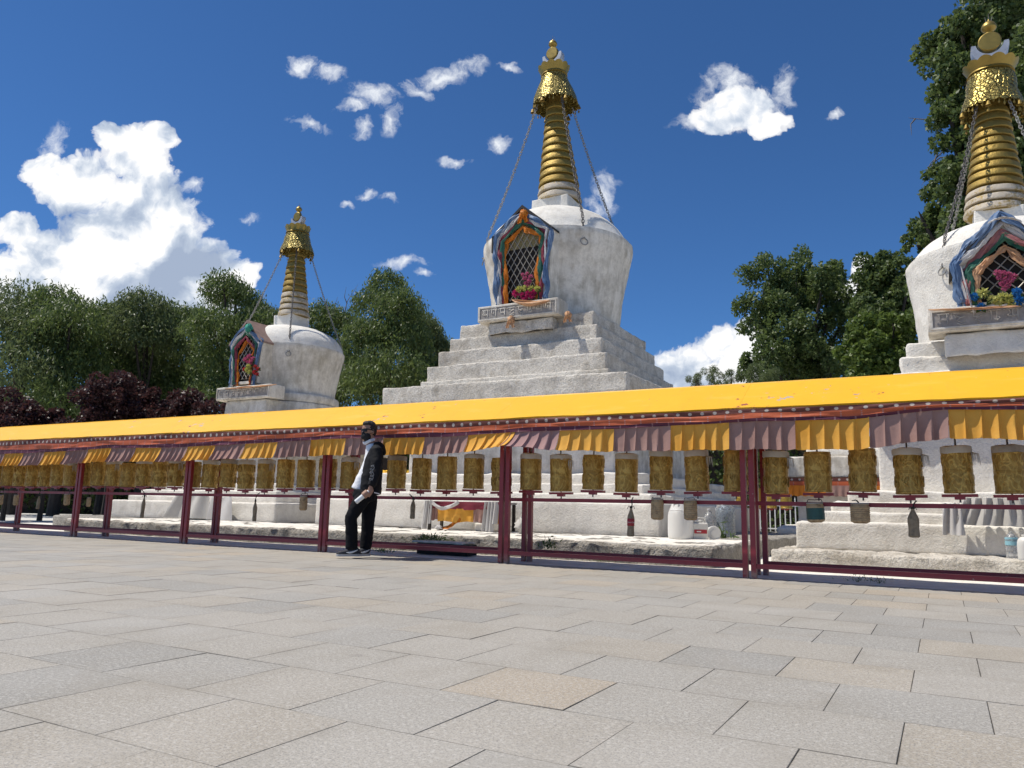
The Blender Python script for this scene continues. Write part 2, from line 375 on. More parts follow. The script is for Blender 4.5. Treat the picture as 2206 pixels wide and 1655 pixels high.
def _redpaint(n):
    p = n.pos; a = n.noise(p, 5, 5, .6)
    c = n.mix(a, (.19,.016,.026), (.29,.028,.038))
    ch = n.ramp(n.noise(p, 22, 6, .7), [(.66, 0), (.70, .8)]); c = n.mix(ch, c, (.36,.30,.27))
    z = n.node('ShaderNodeSeparateXYZ', {'Vector': p}).outputs['Z']
    foot = n.math('MULTIPLY', n.ramp(z, [(.0, 1), (.13, 0)]), n.ramp(n.noise(p, 18, 4), [(.35, 0), (.6, .85)]))
    c = n.mix(foot, c, (.34,.27,.21))
    setp(n, color=c, rough=.42, spec=.5, normal=n.bump(a, .2, .01))
M['red'] = material('dark_red_paint', _redpaint)
def _brass(n):
    tc = n.node('ShaderNodeTexCoord').outputs['Object']
    sx = n.node('ShaderNodeSeparateXYZ', {'Vector': tc})
    ang = n.math('ARCTAN2', sx.outputs['Y'], sx.outputs['X'])
    cyl = n.node('ShaderNodeCombineXYZ', {'X': n.math('MULTIPLY', ang, .13), 'Y': sx.outputs['Z'], 'Z': 0.0}).outputs[0]
    q = n.vmath('MULTIPLY', cyl, (1.0, .62, 1.0)); wp = n.vmath('ADD', q, n.vmath('SCALE', n.vmath('SUBTRACT', n.noise(q, 14, 2, .5, col=True), (.5, .5, .5)), .09))
    rn = n.math('ABSOLUTE', n.math('SUBTRACT', n.noise(wp, 17, 0, .4), .5)); rn2 = n.math('ABSOLUTE', n.math('SUBTRACT', n.noise(n.vmath('ADD', wp, (3, 5, 1)), 24, 0, .4), .5))
    h = n.math('ADD', n.ramp(rn, [(.0, 1), (.11, 0)]), n.math('MULTIPLY', n.ramp(rn2, [(.0, 1), (.10, 0)]), .5))
    dirt = n.noise(n.pos, 9, 5, .65)
    c = n.mix(n.ramp(h, [(.1, 0), (1.2, 1)]), (.35,.205,.040), (.58,.385,.10))
    c = n.mix(n.ramp(dirt, [(.45, 0), (.7, .6)]), c, (.22,.125,.028))
    oi = n.node('ShaderNodeObjectInfo').outputs['Random']
    c = n.mix(n.math('MULTIPLY', oi, .45), c, (.34,.20,.045))
    setp(n, color=c, metal=.45, rough=n.math('ADD', .32, n.math('MULTIPLY', dirt, .22)), normal=n.bump(h, .40, .005))
M['brass'] = material('embossed_brass', _brass)
def _gold(name, worn):
    def fn(n):
        p = n.pos; a = n.noise(p, 9, 5, .65); b = n.noise(p, 26, 5, .7)
        c = n.mix(a, (.25,.165,.036), (.385,.275,.072))
        wm = n.ramp(n.math('ADD', n.math('MULTIPLY', b, .5), n.math('MULTIPLY', n.noise(p, 3.2, 4), .5)), [(.60-.22*worn, 0), (.66-.16*worn, 1)])
        c = n.mix(n.math('MULTIPLY', wm, .35+.6*worn), c, (.50,.44,.36) if worn > .5 else (.24,.15,.04))
        setp(n, color=c, metal=n.math('MULTIPLY', n.math('SUBTRACT', 1.0, n.math('MULTIPLY', wm, worn)), .68), rough=.50+.2*worn, normal=n.bump(n.math('ADD', a, b), .55, .02))
    return material(name, fn)
M['gold'] = _gold('weathered_gilding', .12); M['gold_worn'] = _gold('worn_gilding', .5); M['gold_bare'] = _gold('flaked_gilding', .95)
def _goldsheet(n):
    vo = n.node('ShaderNodeTexVoronoi', {'Vector': n.pos, 'Scale': 17.0}, feature='DISTANCE_TO_EDGE').outputs['Distance']
    a = n.noise(n.pos, 30, 4); h = n.ramp(vo, [(.02, 0), (.16, 1)])
    c = n.mix(h, (.11,.082,.02), (.41,.325,.095))
    setp(n, color=c, metal=.75, rough=.36, normal=n.bump(n.math('ADD', h, n.math('MULTIPLY', a, .4)), .8, .03))
M['gold_smooth'] = plain('dull_gilt_copper', (.31,.22,.056), .45, .7, .25, 6, .12)
M['gold_sheet'] = material('pierced_gilt_sheet', _goldsheet)
M['silver'] = plain('grey_silver_paint', (.42,.44,.48), .45, .35, .25, 8, .3)
M['iron'] = plain('dull_chain_iron', (.13,.12,.115), .6, .5, .3, 30)
M['chain_white'] = plain('whitewashed_chain', (.30,.29,.27), .8, .1, .3, 30)
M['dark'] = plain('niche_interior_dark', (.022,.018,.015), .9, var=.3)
M['soot'] = plain('black_felt_edging', (.030,.028,.028), .85, var=.3)
M['tin'] = plain('rusty_roof_sheet', (.30,.20,.16), .6, .2, .35, 5, .2)
M['glyph'] = plain('carved_lettering', (.36,.335,.30), .9, var=.3, scale=14)
M['glyph_dark'] = plain('grimy_lettering_ground', (.30,.275,.25), .9, var=.4, scale=9, bump=.3)
M['wire'] = plain('lattice_wire', (.40,.38,.34), .5, .5)
def cloth(name, c, c2=None, sheen=.2, rough=.8, wr=22, trans=.25):
    def fn(n):
        a = n.noise(n.pos, wr, 4, .6); b = n.noise(n.pos, 2.3, 4, .6)
        col = n.mix(n.ramp(b, [(.3, 0), (.75, 1)]), c, c2 or tuple(x*.8 for x in c))
        col = n.mix(n.math('MULTIPLY', a, .3), col, tuple(x*.7 for x in c))
        setp(n, color=col, rough=rough, spec=.25, normal=n.bump(a, .35, .01))
        tr = n.node('ShaderNodeBsdfTranslucent', {'Color': col})
        mx = n.node('ShaderNodeMixShader', {0: trans, 1: n.b.outputs[0], 2: tr.outputs[0]})
        n.l.new(mx.outputs[0], n.out.inputs['Surface'])
    return material(name, fn)
M['val_yellow'] = cloth('faded_saffron_cloth', (.84,.42,.058), (.90,.53,.12))
M['val_mauve'] = cloth('faded_maroon_cloth', (.42,.245,.205), (.52,.335,.29))
M['val_pink'] = cloth('sun_bleached_pink_cloth', (.44,.26,.25), (.50,.32,.30))
M['val_bright'] = cloth('orange_cloth', (.85,.27,.03), (.90,.36,.06))
M['orange'] = cloth('orange_silk', (.66,.19,.015), (.74,.26,.03), rough=.5); M['orange_pale'] = cloth('faded_orange_silk', (.66,.36,.18), (.72,.46,.28), rough=.5)
M['blue'] = cloth('blue_silk', (.10,.19,.36), (.24,.33,.48), rough=.5); M['whitec'] = cloth('white_silk', (.62,.60,.58), (.74,.73,.72), rough=.55)
M['redc'] = cloth('crimson_silk', (.27,.035,.06), (.38,.10,.13), rough=.5); M['green'] = cloth('green_silk', (.025,.13,.085), (.10,.24,.17), rough=.5)
M['green_bright'] = cloth('bright_green_silk', (.03,.36,.10), (.05,.45,.14)); M['pinkc'] = cloth('faded_red_silk', (.42,.15,.15), (.48,.22,.21), rough=.5)
M['teal'] = cloth('turquoise_silk', (.05,.34,.25), (.10,.42,.33)); M['grey_cloth'] = cloth('grimy_white_cloth', (.50,.485,.45), (.58,.565,.54), trans=.1)
def _band(n):
    uv = n.node('ShaderNodeUVMap').outputs[0]; s = n.node('ShaderNodeSeparateXYZ', {'Vector': uv})
    u = n.math('SUBTRACT', n.math('FRACT', n.math('DIVIDE', s.outputs['X'], .135)), .5); v = n.math('MULTIPLY', n.math('SUBTRACT', s.outputs['Y'], .5), .56)
    d = n.vmath('LENGTH', n.node('ShaderNodeCombineXYZ', {'X': u, 'Y': v}).outputs[0])
    dot = n.ramp(d, [(.14, 1), (.17, 0)])
    a = n.noise(n.pos, 8, 4); c = n.mix(a, (.10,.028,.024), (.17,.062,.045))
    setp(n, color=n.mix(dot, c, (.44,.385,.34)), rough=.7, spec=.3)
M['band_dots'] = material('dotted_brocade', _band)
def _stripe(name, c, d=(.40,.25,.24), at=.3):
    def fn(n):
        uv = n.node('ShaderNodeUVMap').outputs[0]; s = n.node('ShaderNodeSeparateXYZ', {'Vector': uv})
        u = n.math('SUBTRACT', n.math('FRACT', n.math('ADD', n.math('DIVIDE', s.outputs['X'], .19), at)), .5)
        line = n.math('MULTIPLY', n.ramp(n.math('ABSOLUTE', u), [(.03, 1), (.05, 0)]), n.ramp(n.math('FRACT', n.math('MULTIPLY', s.outputs['Y'], 3.0)), [(.45, 1), (.55, 0)]))
        a = n.noise(n.pos, 7, 4); cc = n.mix(a, tuple(x*.75 for x in c), c)
        setp(n, color=n.mix(n.math('MULTIPLY', line, .8), cc, d), rough=.6, spec=.35, normal=n.bump(n.noise(n.pos, 30, 3), .2, .01))
    return material(name, fn)
M['band_red'] = _stripe('vermilion_stripe', (.55,.12,.045)); M['band_dark'] = _stripe('maroon_stripe', (.115,.022,.045), at=.6)
def _leaf(name, a, b, dry=None):
    def fn(n):
        at = n.node('ShaderNodeAttribute', attribute_name='leaf'); f = at.outputs['Fac']
        c = n.ramp(f, [(0, a), (1, b)])
        nz = n.noise(n.pos, .8, 3); c = n.mix(n.math('MULTIPLY', nz, .5), c, tuple(x*.62 for x in a))
        setp(n, color=c, rough=.5, spec=.4)
        tr = n.node('ShaderNodeBsdfTranslucent', {'Color': n.mix(.5, c, tuple(min(1, x*1.5) for x in b))})
        mx = n.node('ShaderNodeMixShader', {0: .34, 1: n.b.outputs[0], 2: tr.outputs[0]}); n.l.new(mx.outputs[0], n.out.inputs['Surface'])
    return material(name, fn)
M['leaf_willow'] = _leaf('willow_leaves', (.064,.104,.026), (.165,.215,.062))
M['leaf_willow2'] = _leaf('grey_willow_leaves', (.068,.100,.034), (.175,.215,.080))
M['leaf_dark'] = _leaf('dark_poplar_leaves', (.044,.080,.022), (.155,.205,.060))
M['leaf_fresh'] = _leaf('fresh_green_leaves', (.060,.105,.018), (.165,.225,.048))
M['leaf_purple'] = _leaf('purple_plum_leaves', (.030,.012,.013), (.095,.040,.038))
M['leaf_grass'] = _leaf('weed_leaves', (.05,.10,.02), (.14,.20,.06))
M['bark'] = plain('grey_brown_bark', (.045,.037,.030), .95, var=.4, scale=7, bump=.8)
M['twig'] = plain('bare_twig', (.17,.15,.13), .9, var=.3)
# ------------------------------------------------------------------ ground and pavement
g = MB(); g.add([(-400,-200,-.03),(400,-200,-.03),(400,600,-.03),(-400,600,-.03)], [(0,1,2,3)])
tag(g.build('ground', M['ground'], smooth=False), kind='structure')
PV = .5135; PEDGE = 2.513+12*PV-.02     # the far edge of the pavement: just behind the front posts
pav = MB(); pav.add([(-22,-3,-.010),(9,-3,-.010),(9,PEDGE+.01,-.010),(-22,PEDGE+.01,-.010)], [(0,1,2,3)])
pav = tag(pav.build('pavement', M['grout'], smooth=False), kind='structure')
rnd = random.Random(4)
def slab_mesh(name, k):
    r = random.Random(k); h = PV/2-.0004; b = .0014; c = []
    for sx, sy_ in ((-1,-1),(1,-1),(1,1),(-1,1)): c.append((sx*(h-r.uniform(0,.0010)), sy_*(h-r.uniform(0,.0010))))
    m = MB(); m.add([(x, y, -.03) for x, y in c]+[(x, y, -b) for x, y in c]+[(x-math.copysign(b, x), y-math.copysign(b, y), 0) for x, y in c],
        [(0,1,5,4),(1,2,6,5),(2,3,7,6),(3,0,4,7),(4,5,9,8),(5,6,10,9),(6,7,11,10),(7,4,8,11),(8,9,10,11)])
    me = m.mesh(name, False); me.materials.append(M['slab']); return me
SLABS = [slab_mesh('paving_slab', k) for k in range(6)]
spots = []
for k in range(-8, 12):
    y = 2.513+(k+.5)*PV; off = -.155 - (.5*PV if k % 2 else 0)
    for i in range(-42, 24):
        x = off+(i+.5)*PV; v = Vector((x, y, 0))-CAM; dz = v.dot(_F)
        if dz < .25: continue
        px = 1103+FPX*v.dot(_R2)/dz; py = 827.5-FPX*v.dot(_U2)/dz; m = FPX*.4/dz; M2 = FPX*2.4/dz
        if -M2 < px < 2206+M2: spots.append((not (-m < px < 2206+m and py < 1655+m*2), dz, x, y))
spots.sort()
rest = MB()
for n_, (_o, dz, x, y) in enumerate(spots):
    z = rnd.uniform(-.0014, .0006)
    if n_ < 298: inst('paving_slab', SLABS[n_ % 6], pav, (x, y, z), (rnd.uniform(-.0018,.0018), rnd.uniform(-.0018,.0018), (n_ % 4)*PI/2 if False else 0))
    else:
        h = PV/2-.002; rest.bx(x-h, x+h, y-h, y+h, -.03, z)
if rest.v: tag(rest.build('far_slabs', M['slab'], pav, False), kind='stuff')
m = MB(); m.rough(-22.5, 8, PEDGE+.02, 13.5, -.2, -.004, .3, .008, .01, 1.5, 3)
tag(m.build('path', M['white_bright']), kind='structure')
# platforms
P0 = thing('stone_platform', 'long low whitewashed stone platform under the left and middle stupas', 'platform', (-11.5, 9.85, 0))
m = MB(); m.rough(-16.5, -2.55, 9.85, 12.05, -.1, .25, .07, .030, .05, 6.5, 1); o = m.build('masonry', M['stone_face'], P0); o.location = (11.5, -9.85, 0)
m = MB(); m.rough(-20.6, -2.6, 12.0, 21, -.1, .255, .25, .03, .05, 2.4, 6); o = m.build('masonry', M['stone_face'], P0); o.location = (11.5, -9.85, 0)
m = MB(); m.rough(-16.46, -2.60, 9.90, 12.3, .17, .268, .12, .014, .018, 2.2, 2); o = m.build('whitewashed_top', M['white_bright'], P0); o.location = (11.5, -9.85, 0)
m = MB(); m.rough(-1.95, 6.5, 10.25, 18, -.1, .238, .085, .026, .04, 5.5, 5)
P1 = thing('stone_platform', 'low cracked whitewashed platform under the right stupa', 'platform', (2, 10.25, 0))
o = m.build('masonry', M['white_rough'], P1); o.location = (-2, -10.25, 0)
# ------------------------------------------------------------------ stupas
GLYPHS = [
 [[(0,1),(.9,1)],[(.2,1),(.2,.35),(.1,.1)],[(.6,1),(.6,.45),(.8,.3),(.6,.1),(.35,.2)],[(.3,1.15),(.6,1.3)]],
 [[(0,1),(.9,1)],[(.15,1),(.3,.7),(.1,.45)],[(.45,1),(.45,.3)],[(.8,1),(.8,.1)],[(.1,.4),(.8,.4)]],
 [[(0,1),(.9,1)],[(.15,1),(.15,.5),(.45,.4),(.45,.7)],[(.75,1),(.75,.05)],[(.1,1.2),(.5,1.35),(.8,1.15)]],
 [[(0,1),(.9,1)],[(.15,1),(.2,.5),(.75,.45)],[(.75,1),(.75,.15)]],
 [[(0,1),(.9,1)],[(.4,1),(.15,.75),(.5,.6),(.8,.7)],[(.5,.6),(.2,.35),(.55,.15),(.8,.35)],[(.2,.1),(.5,-.05),(.85,.05)]],
 [[(0,1),(.9,1)],[(.2,1),(.2,.6),(.5,.5),(.75,.65)],[(.5,.5),(.3,.3),(.6,.15),(.4,-.05),(.8,-.1)],[(.3,1.2),(.6,1.3)]],
]
def lettering(x0, x1, z0, h, y, n, seed):
    m = MB(); w = (x1-x0)/n
    for i in range(n):
        for st in GLYPHS[(i+seed) % len(GLYPHS)]:
            pts = [(x0+w*i+w*.08+px*w*.8, y, z0+pz*h*.72) for px, pz in st]
            m.tube(pts, h*.045, 5, flat=.8)
        m.tube([(x0+w*(i+.97), y, z0+h*.72), (x0+w*(i+.97), y, z0+h*.66)], h*.06, 5)
    return m
def chain_mesh(a, b, sag, link=.085, r=.0085):
    a, b = Vector(a), Vector(b); L = (b-a).length; n = max(6, int(L/(link*.78))); m = MB()
    pts = []
    for i in range(n+1):
        t = i/n; p = a.lerp(b, t); p.z -= sag*4*t*(1-t); pts.append(p)
    for i in range(n):
        d = (pts[i+1]-pts[i]).normalized(); q = d.to_track_quat('X', 'Z') @ Vector((1,0,0)).rotation_difference(Vector((1,0,0)))
        rot = q @ Matrix.Rotation(PI/2*(i % 2)+.25*i, 4, 'X').to_quaternion()
        m.torus((pts[i]+pts[i+1])/2, link*.36, r, n=10, m=5, sx=1.65, rot=rot)
    return m
def wob(seed, amp=.012, fr=3.0):
    def fn(r, z, a, i):
        q = mn.noise(Vector((math.cos(a)*2+seed, math.sin(a)*2, z*fr*.5)))*amp*2 + mn.noise(Vector((math.cos(a)*6+seed, math.sin(a)*6, z*fr*2)))*amp
        return r+q, z
    return fn
def smooth_prof(K, n):
    # catmull-rom through (r,z) keys
    out = []
    for i in range(len(K)-1):
        p0, p1, p2, p3 = K[max(i-1,0)], K[i], K[i+1], K[min(i+2,len(K)-1)]
        for k in range(n):
            t = k/n; out.append(tuple(.5*((2*p1[j])+(-p0[j]+p2[j])*t+(2*p0[j]-5*p1[j]+4*p2[j]-p3[j])*t*t+(-p0[j]+3*p1[j]-3*p2[j]+p3[j])*t**3) for j in (0,1)))
    return out+[K[-1]]
def stupa(label, ax, ay, tiers, bell, harm, spire, niche, mats, seed, rings):
    S = thing('stupa', label, 'stupa', (ax, ay, 0), 0, 'whitewashed stupas behind the prayer wheels')
    for i, (h, z0, z1, kind, amp) in enumerate(tiers):
        mb = MB()
        if kind == 'round': mb.lathe(smooth_prof([(h*.985, z0), (h, z0+(z1-z0)*.3), (h, z0+(z1-z0)*.75), (h*.985, z1-.02)], 3)+[(h*.93, z1), (.3, z1+.005)], 64, fn=wob(seed+i, amp))
        else: mb.rough(-h, h, -h, h, z0-(.06 if i else 0), z1, (.075 if z0 > 2.9 and ax < 0 else .10) if h < 3 else .14, amp, .035, 2.6, seed*9+i)
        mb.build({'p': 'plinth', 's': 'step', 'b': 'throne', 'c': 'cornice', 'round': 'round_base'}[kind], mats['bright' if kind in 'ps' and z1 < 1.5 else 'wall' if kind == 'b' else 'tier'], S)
    mb = MB(); mb.lathe(smooth_prof(bell['wall'], 6), 96, fn=wob(seed+3, .013)); B = mb.build('bell_vase', mats['bell'], S)
    mb = MB(); mb.lathe(smooth_prof(bell['dome'], 5), 96, fn=wob(seed+8, .010)); mb.build('dome_cap', mats['dome'], S)
    hh, z0, z1 = harm
    mb = MB(); mb.rough(-hh, hh, -hh, hh, z0, z1, .12, .008, .02, 3, seed+20); mb.build('harmika', mats['dome'], S)
    # spire: a core, thirteen rings, canopy, crown, crescent moon, sun disc, finial
    zb, zt, rb, rt, tilt, sc, off = spire
    H = zt-zb
    mb = MB(); mb.lathe([(rb*.86, 0), (rt*.80, H), (rt*.78, H+.25*sc)], 32); C = mb.build('spire', M['gold_worn'], S, loc=(off, 0, zb)); C.rotation_euler = (0, tilt, 0)
    N = rings
    for k in range(N):
        t0, t1 = k/N, (k+1)/N; r0 = rb+(rt-rb)*t0; r1 = rb+(rt-rb)*t1; dz = H/N
        p = smooth_prof([(r0*.86, .06*dz), (r0*.985, .10*dz), (r0*1.0, .25*dz), (r1*1.005, .68*dz), (r1*.965, .83*dz), (r1*.84, .87*dz)], 3)
        mb = MB(); mb.lathe(p, 48, fn=wob(seed+k, .006, 6)); mt = M['gold_bare'] if k < N*mats['worn']*.6 else M['gold_worn'] if k < N*mats['worn'] else M['gold']
        mb.build('ring', mt, C, loc=(0, 0, dz*k))
    zc = H-.01*sc; r1, r2 = spire_canopy[label][0]*1.0, spire_canopy[label][1]; hc = spire_canopy[label][2]
    prof = [(r1*1.0, 0), (r1*.93, hc*.22), (r1*.80, hc*.5), (r2*1.12, hc*.82), (r2*1.0, hc), (r2*.9, hc+.02*sc), (r2*.9, hc*.98), (r1*.78, hc*.5), (r1*.90, hc*.22), (r1*.975, 0), (r1, 0)]
    def scal(r, z, a, i):
        if i in (0, 9, 10): z = z - abs(math.sin(a*9))*.05*sc
        return r + mn.noise(Vector((math.cos(a)*5, math.sin(a)*5, z*4)))*.02*sc, z
    mb = MB(); mb.lathe(prof, 90, fn=scal, cap=False); mb.build('canopy', M['gold_sheet'], C, loc=(0, 0, zc))
    mb = MB()
    for k in range(36):
        a = 2*PI*k/36; rr = r1*.965; ln = (.05+.035*((k*7) % 3))*sc*1.3; x, y = rr*math.cos(a), rr*math.sin(a)
        mb.tube([(x, y, -.02*sc), (x, y, -.02*sc-ln*.4), (x, y, -.02*sc-ln*.75), (x, y, -.02*sc-ln)], [.006*sc, .010*sc, .024*sc, .003*sc], 6, flat=.35)
    tag(mb.build('canopy_fringe', M['gold_worn'], C, loc=(0, 0, zc)), kind='stuff')
    for k in range(6):
        a = 2*PI*(k+.35)/6; x, y = r1*1.01*math.cos(a), r1*1.01*math.sin(a)
        mb = MB(); mb.lathe([(.012*sc, 0), (.03*sc, -.02*sc), (.05*sc, -.09*sc), (.062*sc, -.11*sc)], 12, cap=False); mb.tube([(0,0,-.08*sc),(0,0,-.16*sc)], .006*sc, 5)
        mb.tube([(0,0,-.16*sc),(0,0,-.21*sc),(0,0,-.25*sc)], [.006*sc,.034*sc,.002], 6, flat=.25)
        mb.build('wind_bell', M['gold_worn'], C, loc=(x, y, zc-.05*sc))
    zk = zc+hc+.01*sc; hk = spire_canopy[label][3]; rk0, rk1 = r2*1.0, spire_canopy[label][4]
    def petal(r, z, a, i):
        if i in (3, 4): z = z+abs(math.sin(a*6))*.055*sc; r = r*(1+.05*abs(math.sin(a*6)))
        return r, z
    mb = MB(); mb.lathe([(rk0*.9, 0), (rk0*1.06, .02*sc), (rk0*1.0, hk*.3), (rk1, hk*.9), (rk1*.95, hk*.9), (rk0*.9, hk*.35), (rk0*.3, hk*.3)], 72, fn=petal, cap=False); mb.build('crown', M['gold_smooth'], C, loc=(0, 0, zk))
    zm = zk+hk*.92+.08*sc; R = spire_canopy[label][5]
    out_ = [(R*math.cos(a), R*math.sin(a)) for a in [math.radians(168+(372-168)*i/22) for i in range(23)]]
    inn = [(R*.74*math.cos(a), R*.30+R*.78*math.sin(a)) for a in [math.radians(352-(352-188)*i/22) for i in range(23)]]
    mb = MB(); n_ = 23; poly = out_+inn
    P = [(x, -R*.36, z+R) for x, z in poly]+[(x, R*.36, z+R) for x, z in poly]; Fc = []
    for i in range(n_-1):
        j = 2*n_-1-i; Fc += [(i, i+1, j-1, j), (i+46, j+46, j-1+46, i+1+46)]
    for i in range(46): k = (i+1) % 46; Fc.append((i, i+46, k+46, k))
    mb.add(P, Fc); mb.build('crescent_moon', M['silver'], C, angle=50, loc=(0, 0, zm))
    mb = MB(); rd = R*.62
    prof = [(0.001, -.05*R), (rd*.25, -.02*R), (rd*.30, -.16*R), (rd*.92, -.10*R), (rd, 0), (rd, .30*R), (rd*.9, .36*R), (.001, .36*R)]
    for i in range(1): mb.lathe([(r, -z) for r, z in prof], 36)
    D = mb.build('sun_disc', M['gold_smooth'], C, loc=(0, -.02*R, zm+R*1.32)); D.rotation_euler = (PI/2, 0, 0); D.scale = (1, 1, -1)
    zf = zm+R*1.86
    mb = MB(); mb.lathe(smooth_prof([(.35*R, 0), (.30*R, .12*R), (.16*R, .2*R), (.38*R, .42*R), (.42*R, .58*R), (.30*R, .82*R), (.10*R, .95*R), (.03*R, 1.1*R)], 4), 24)
    Fi = mb.build('finial', M['gold_smooth'], C, loc=(0, 0, zf))
    mb = MB()
    for dx in (-.09, 0, .09): mb.tube([(dx*R*1.4, 0, .95*R), (dx*R*2.2, 0, (1.5-abs(dx)*2)*R)], [.03*R, .008*R], 5)
    mb.build('trident_tip', M['iron'], C, loc=(0, 0, zf))
    # chains from the canopy to iron rings on the shoulder of the bell
    T = Matrix.Translation((off, 0, zb)) @ Matrix.Rotation(tilt, 4, 'Y')
    rr, zr = bell['ring']
    for k, a in enumerate(bell['chain_az']):
        a = math.radians(a); top = T @ Vector((r1*.80*math.cos(a), r1*.80*math.sin(a), zc-.02)); bot = Vector((rr*math.cos(a), rr*math.sin(a), zr))
        edge = Vector((bell['edge'][0]*math.cos(a), bell['edge'][0]*math.sin(a), bell['edge'][1]))
        mb = chain_mesh(top, edge, .12*sc, .090*sc, .0082*sc); m2 = chain_mesh(edge, bot, -.03*sc, .090*sc, .0082*sc); mb.add(m2.v, m2.f)
        mb.build('chain', M['iron'] if k % 2 == 0 else M['chain_white'], S)
        mb = MB(); mb.torus((rr*1.02*math.cos(a), rr*1.02*math.sin(a), zr-.09*sc), .085*sc, .014*sc, ax=(math.cos(a), math.sin(a), .25)); mb.tube([((rr-.12)*math.cos(a), (rr-.12)*math.sin(a), zr), (rr*1.035*math.cos(a), rr*1.035*math.sin(a), zr)], .02*sc, 6)
        mb.build('anchor_ring', M['chain_white'], S)
    # niche: a gabled box on the front of the bell with a lattice and an inscribed board under it
    nx, yf, wb, we, zb_, ze, za, depth = niche['x'], niche['y'], niche['wb'], niche['we'], niche['z0'], niche['ze'], niche['za'], niche['depth']
    outer = [(-wb, zb_), (wb, zb_), (we, ze), (0, za), (-we, ze)]; k = .80
    inner = [(-wb*k, zb_+.07), (wb*k, zb_+.07), (we*k*.95, ze-.03), (0, za-.19), (-we*k*.95, ze-.03)]
    mb = MB(); mb.frame(outer, inner, 0, depth); NB = mb.build('niche_box', mats['niche'], S, angle=25, loc=(nx, yf, 0))
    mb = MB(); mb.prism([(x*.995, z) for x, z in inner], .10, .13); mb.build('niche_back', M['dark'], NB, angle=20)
    ov = niche['over']
    if 'straw' in niche:
        zs = ze-.35; mb = MB(); mb.sheet(lambda u, v: (we*.62*(2*u-1)*(1 if v < .5 else 1-(v-.5)*1.5), .085-.02*mn.noise(Vector((u*20, v*30, 3))), zs+(za-.22-zs)*v+.03*mn.noise(Vector((u*9, v, 1)))), 30, 24, .01); mb.build('straw_lining', plain('dry_straw', (.30,.25,.12), .95, var=.5, scale=40, bump=.9), NB)
    gab = [(-we-ov, ze-ov*.55), (-we-ov, ze-ov*.55-.05), (0, za-.02), (we+ov, ze-ov*.55-.05), (we+ov, ze-ov*.55), (0, za+.06)]
    mb = MB(); mb.add([(x, -niche['lip'], z) for x, z in gab]+[(x, depth+niche['rd'], z) for x, z in gab], [(0,1,2,5),(2,3,4,5),(7,6,11,8),(9,8,11,10),(0,6,7,1),(1,7,8,2),(2,8,9,3),(3,9,10,4),(5,4,10,11),(0,5,11,6)])
    mb.build('gable_roof', niche['roofmat'], NB, smooth=False)
    if niche.get('drip'):
        mb = MB(); mb.bx(-we-ov-.02, -we-ov+.02, -niche['lip'], depth*.4, ze-.40, ze-ov*.55); mb.build('side_flap', niche['roofmat'], NB, smooth=False)
    mb = MB(); wl = wb*k*.98; zt_ = za-.3; r_ = niche['grid']
    x = -wl*2-(zt_-zb_)
    def clip(x0, z0, dx, dz):
        pts = []
        for i in range(61):
            t = i/60*4; px, pz = x0+dx*t, z0+dz*t
            lim = wl if pz < ze else wl*max(0, (za-.16-pz)/(za-.16-ze))
            if zb_+.07 < pz < za-.2 and abs(px) < lim: pts.append((px, .045, pz))
        return pts
    s0 = -6
    while s0 < 6:
        for sgn in (1, -1):
            q = clip(s0-sgn*1.5*niche['slope'], zb_-.2, sgn*niche['slope'], 1.0)
            if len(q) > 1: mb.tube([q[0], q[-1]], .009, 4)
        s0 += r_
    mb.build('lattice', M['wire'], NB)
    bw, b0, b1, by = niche['bw'], niche['b0'], niche['b1'], niche['by']
    mb = MB(); mb.rough(-bw, bw, 0, niche['bd'], b0, b1, .12, .006, .012, 4, seed+30, bottom=True); SB = mb.build('inscribed_board', niche['boardmat'], S, loc=(niche['bx'], by, 0))
    mb = MB(); hgt = b1-b0
    mb.frame([(-bw*.97, b0+.03), (bw*.97, b0+.03), (bw*.97, b1-.03), (-bw*.97, b1-.03)], [(-bw*.94, b0+.055), (bw*.94, b0+.055), (bw*.94, b1-.055), (-bw*.94, b1-.055)], -.022, .005); mb.build('board_frame', niche['boardmat'], SB, smooth=False)
    mb = MB(); mb.bx(-bw*.94, bw*.94, -.009, .004, b0+.055, b1-.055); mb.build('panel', M['glyph_dark'], SB, smooth=False)
    lettering(-bw*.9, bw*.9, b0+hgt*.24, hgt*.66, -.014, niche['letters'], seed).build('lettering', niche['glyphmat'], SB)
    mb = MB(); mb.rough(-bw*.8, bw*.8, 0, 1.2, niche['s0'], b0-.01, .12, .03, .05, 3, seed+40); mb.build('board_support', mats['tier'], S, loc=(niche['bx'], by+.12, 0))
    return S
LC = 'tall middle stupa with broad stepped terraces and gilded spire'
LL = 'small left stupa with round base, standing before willow trees'
LR = 'right stupa cut off by the picture edge, freshly whitewashed'
spire_canopy = {  # canopy bottom radius, top radius, height, crown height, crown radius, crescent radius
    LC: (.585, .325, .76, .25, .40, .27), LL: (.48, .315, .53, .21, .35, .215), LR: (.45, .32, .58, .18, .385, .27)}
